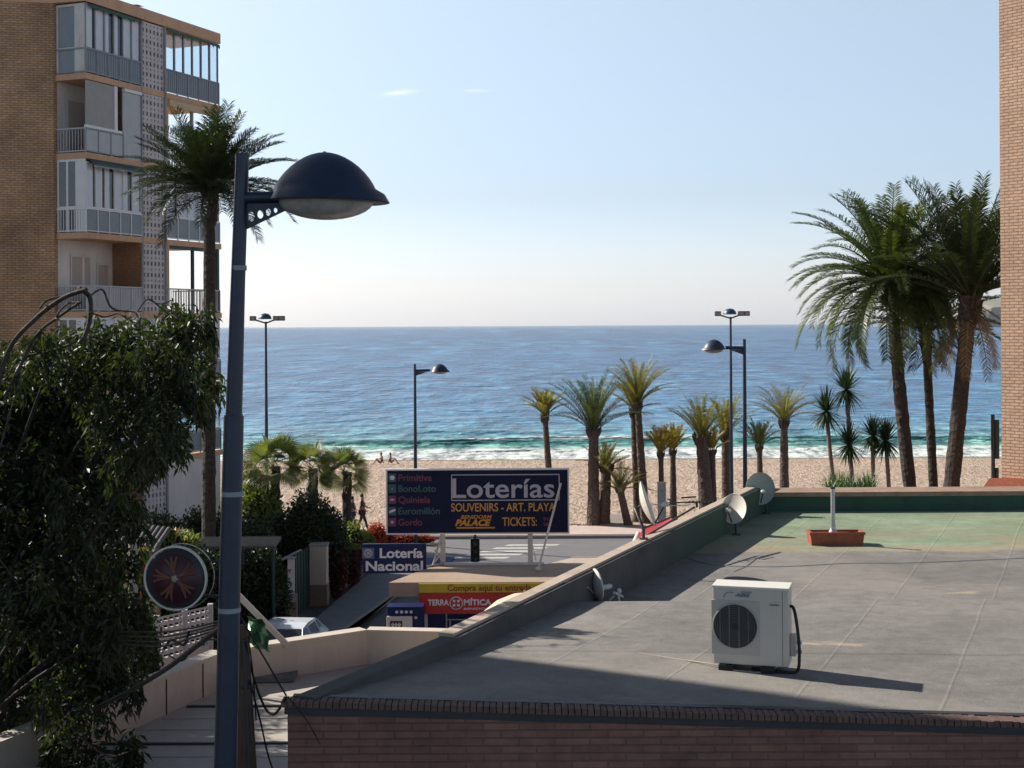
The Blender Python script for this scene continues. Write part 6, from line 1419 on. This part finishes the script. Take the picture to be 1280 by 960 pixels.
SH = ('shirt', [0,1,2,6,7,9,10], [(0,1),(1,2),(2,6),(6,7),(2,9),(9,10)]); TR = ('trousers', [0,12,13,14,16,17,18], [(0,12),(12,13),(13,14),(0,16),(16,17),(17,18)])
person('person in dark clothes walking right along the promenade, arm held forward', (*W(449,0,66)[:2],.16), walkj(), BON, RAD, [(*SH,'cloth_dark',.012),(*TR,'cloth_dark',.010)], (-.01,0,1.665), None, 1.02)
person('person in dark blue clothes walking just behind the other, half hidden by the bush', (*W(437,0,65.8)[:2],.16), walkj(.2,.15), BON, RAD, [(*SH,'cloth_navy',.014),(*TR,'cloth_navy',.010)], (-.01,0,1.665), None, .97)
def sitj(): # sits on sand facing -x-ish with knees up
    return [(0,0,.10),(-.03,0,.24),(-.05,0,.48),(-.03,0,.66),(.01,0,.78),(.0,0,.88),(-.05,-.17,.58),(-.16,-.22,.34),(-.22,-.24,.06),(-.05,.17,.58),(.12,.2,.42),(.30,.12,.45),
            (.05,-.09,.11),(.36,-.12,.42),(.55,-.12,.06),(.68,-.12,.03),(.05,.09,.11),(.38,.12,.40),(.58,.12,.06),(.70,.12,.03),(-.26,-.26,.02),(-.22,-.29,.03),(.37,.10,.43),(.33,.08,.47)]
zs_ = lambda y: .12-1.25*((y-80)/37)**1.2
person('person sitting on the wet sand near the water, left of the seated pair', (*W(473,0,108)[:2],zs_(108)), sitj(), BON, RAD, [('shirt',[0,1,2],[(0,1),(1,2)],'cloth_dark',.012)], (-.02,0,.82), None, 1.0, R(190))
person('person in dark red sitting by the water, right of the seated pair', (*W(485,0,108.5)[:2],zs_(108.5)), sitj(), BON, RAD, [('shirt',[0,1,2],[(0,1),(1,2)],'cloth_red',.012)], (-.02,0,.82), None, .95, R(10))
# ---------------------------------------------------------------- light, sky, camera
SUN = Vector((-.883,.469,0)).normalized(); EL = R(34.0)
sd_ = bpy.data.lights.new('sun', 'SUN'); sd_.energy = 5.0; sd_.angle = R(.53); sd_.color = (1.0,.93,.83)
so = bpy.data.objects.new('sun', sd_); COL.objects.link(so); dv = Vector((SUN.x*math.cos(EL), SUN.y*math.cos(EL), math.sin(EL))); so.rotation_euler = dv.to_track_quat('Z','Y').to_euler(); so.location = (0,0,60)
wo = bpy.data.worlds.new('World'); SC.world = wo; wo.use_nodes = True; nt = wo.node_tree; bg = nt.nodes['Background']
sk = nt.nodes.new('ShaderNodeTexSky'); sk.sky_type = 'NISHITA'; sk.sun_disc = False; sk.sun_elevation = EL; sk.sun_rotation = math.atan2(SUN.x, SUN.y)
sk.air_density = 1.0; sk.dust_density = .8; sk.ozone_density = 1.5; sk.altitude = 0
tc = nt.nodes.new('ShaderNodeTexCoord')
# two faint wisps of high cloud, fixed in the sky
def wisp(az_px, el_px, wx, wz, amt, slope=.10):
    a0_, e0_ = math.atan((az_px-640)/F), math.atan((407-el_px)/F)
    sx = nt.nodes.new('ShaderNodeSeparateXYZ'); nt.links.new(tc.outputs['Generated'], sx.inputs[0])
    az = math_(nt, 'ARCTAN2', sx.outputs[0], sx.outputs[1]); e = math_(nt, 'ARCSINE', sx.outputs[2])
    da = math_(nt, 'SUBTRACT', az, a0_); de = math_(nt, 'SUBTRACT', math_(nt, 'SUBTRACT', e, e0_), math_(nt, 'MULTIPLY', da, slope))
    q = math_(nt, 'ADD', math_(nt, 'POWER', math_(nt, 'ABSOLUTE', math_(nt, 'DIVIDE', da, wx/F)), 2), math_(nt, 'POWER', math_(nt, 'ABSOLUTE', math_(nt, 'DIVIDE', de, wz/F)), 2))
    g = math_(nt, 'EXPONENT', math_(nt, 'MULTIPLY', q, -1)); return math_(nt, 'MULTIPLY', g, amt)
cs = math_(nt, 'ADD', wisp(500,116,18,2.6,.75), wisp(597,113,14,1.8,.4,.0))
mx = nt.nodes.new('ShaderNodeMix'); mx.data_type = 'RGBA'; mx.blend_type = 'ADD'; nt.links.new(cs, mx.inputs[0]); nt.links.new(sk.outputs[0], mx.inputs[6]); mx.inputs[7].default_value = (2.2,1.6,1.5,1)
sz = nt.nodes.new('ShaderNodeSeparateXYZ'); nt.links.new(tc.outputs['Generated'], sz.inputs[0])
kr = ramp(nt, sz.outputs[2], [(0, (.57,.63,.90)), (.03, (.53,.54,.70)), (.09, (.475,.47,.53)), (.225, (.73,.635,.56)), (.5, (.26,.25,.24))])
kk = mixc(nt, 1.0, kr, (2,2,2), 'MULTIPLY'); fin = mixc(nt, 1.0, mx.outputs[2], kk, 'MULTIPLY')
nt.links.new(fin, bg.inputs[0]); bg.inputs[1].default_value = .10
cd = bpy.data.cameras.new('camera'); cd.sensor_width = 36; cd.lens = 50; cd.shift_y = -73/1280; cd.clip_start = .1; cd.clip_end = 100000
co = bpy.data.objects.new('camera', cd); COL.objects.link(co); co.location = (0,0,EYE)
co.rotation_euler = (Matrix.Rotation(R(90),3,'X')@Matrix.Rotation(-ROLL,3,'Z')).to_euler(); SC.camera = co
vs_ = SC.view_settings; vs_.view_transform = 'Standard'; vs_.look = 'None'; vs_.exposure = 0.6; vs_.gamma = 1; vs_.use_curve_mapping = False
SC.cycles.max_bounces = 6; SC.cycles.transparent_max_bounces = 12; SC.cycles.caustics_reflective = False; SC.cycles.caustics_refractive = False

# HAZE: thin even air over the bay
hz_ = MB(); hz_.box(-24000,24000,-80,30000,-3,420); hz_.box(0,0,0,0,0,0) if False else None
M['air'] = bpy.data.materials.new('air'); M['air'].use_nodes = True; nt = M['air'].node_tree; nt.nodes.clear()
vo_ = nt.nodes.new('ShaderNodeVolumePrincipled'); oo_ = nt.nodes.new('ShaderNodeOutputMaterial'); nt.links.new(vo_.outputs[0], oo_.inputs['Volume'])
vo_.inputs['Density'].default_value = 2.5e-5; vo_.inputs['Color'].default_value = (.90,.94,1,1); vo_.inputs['Anisotropy'].default_value = .3
struct(hz_.build('haze', 'air', center=False), 'stuff')
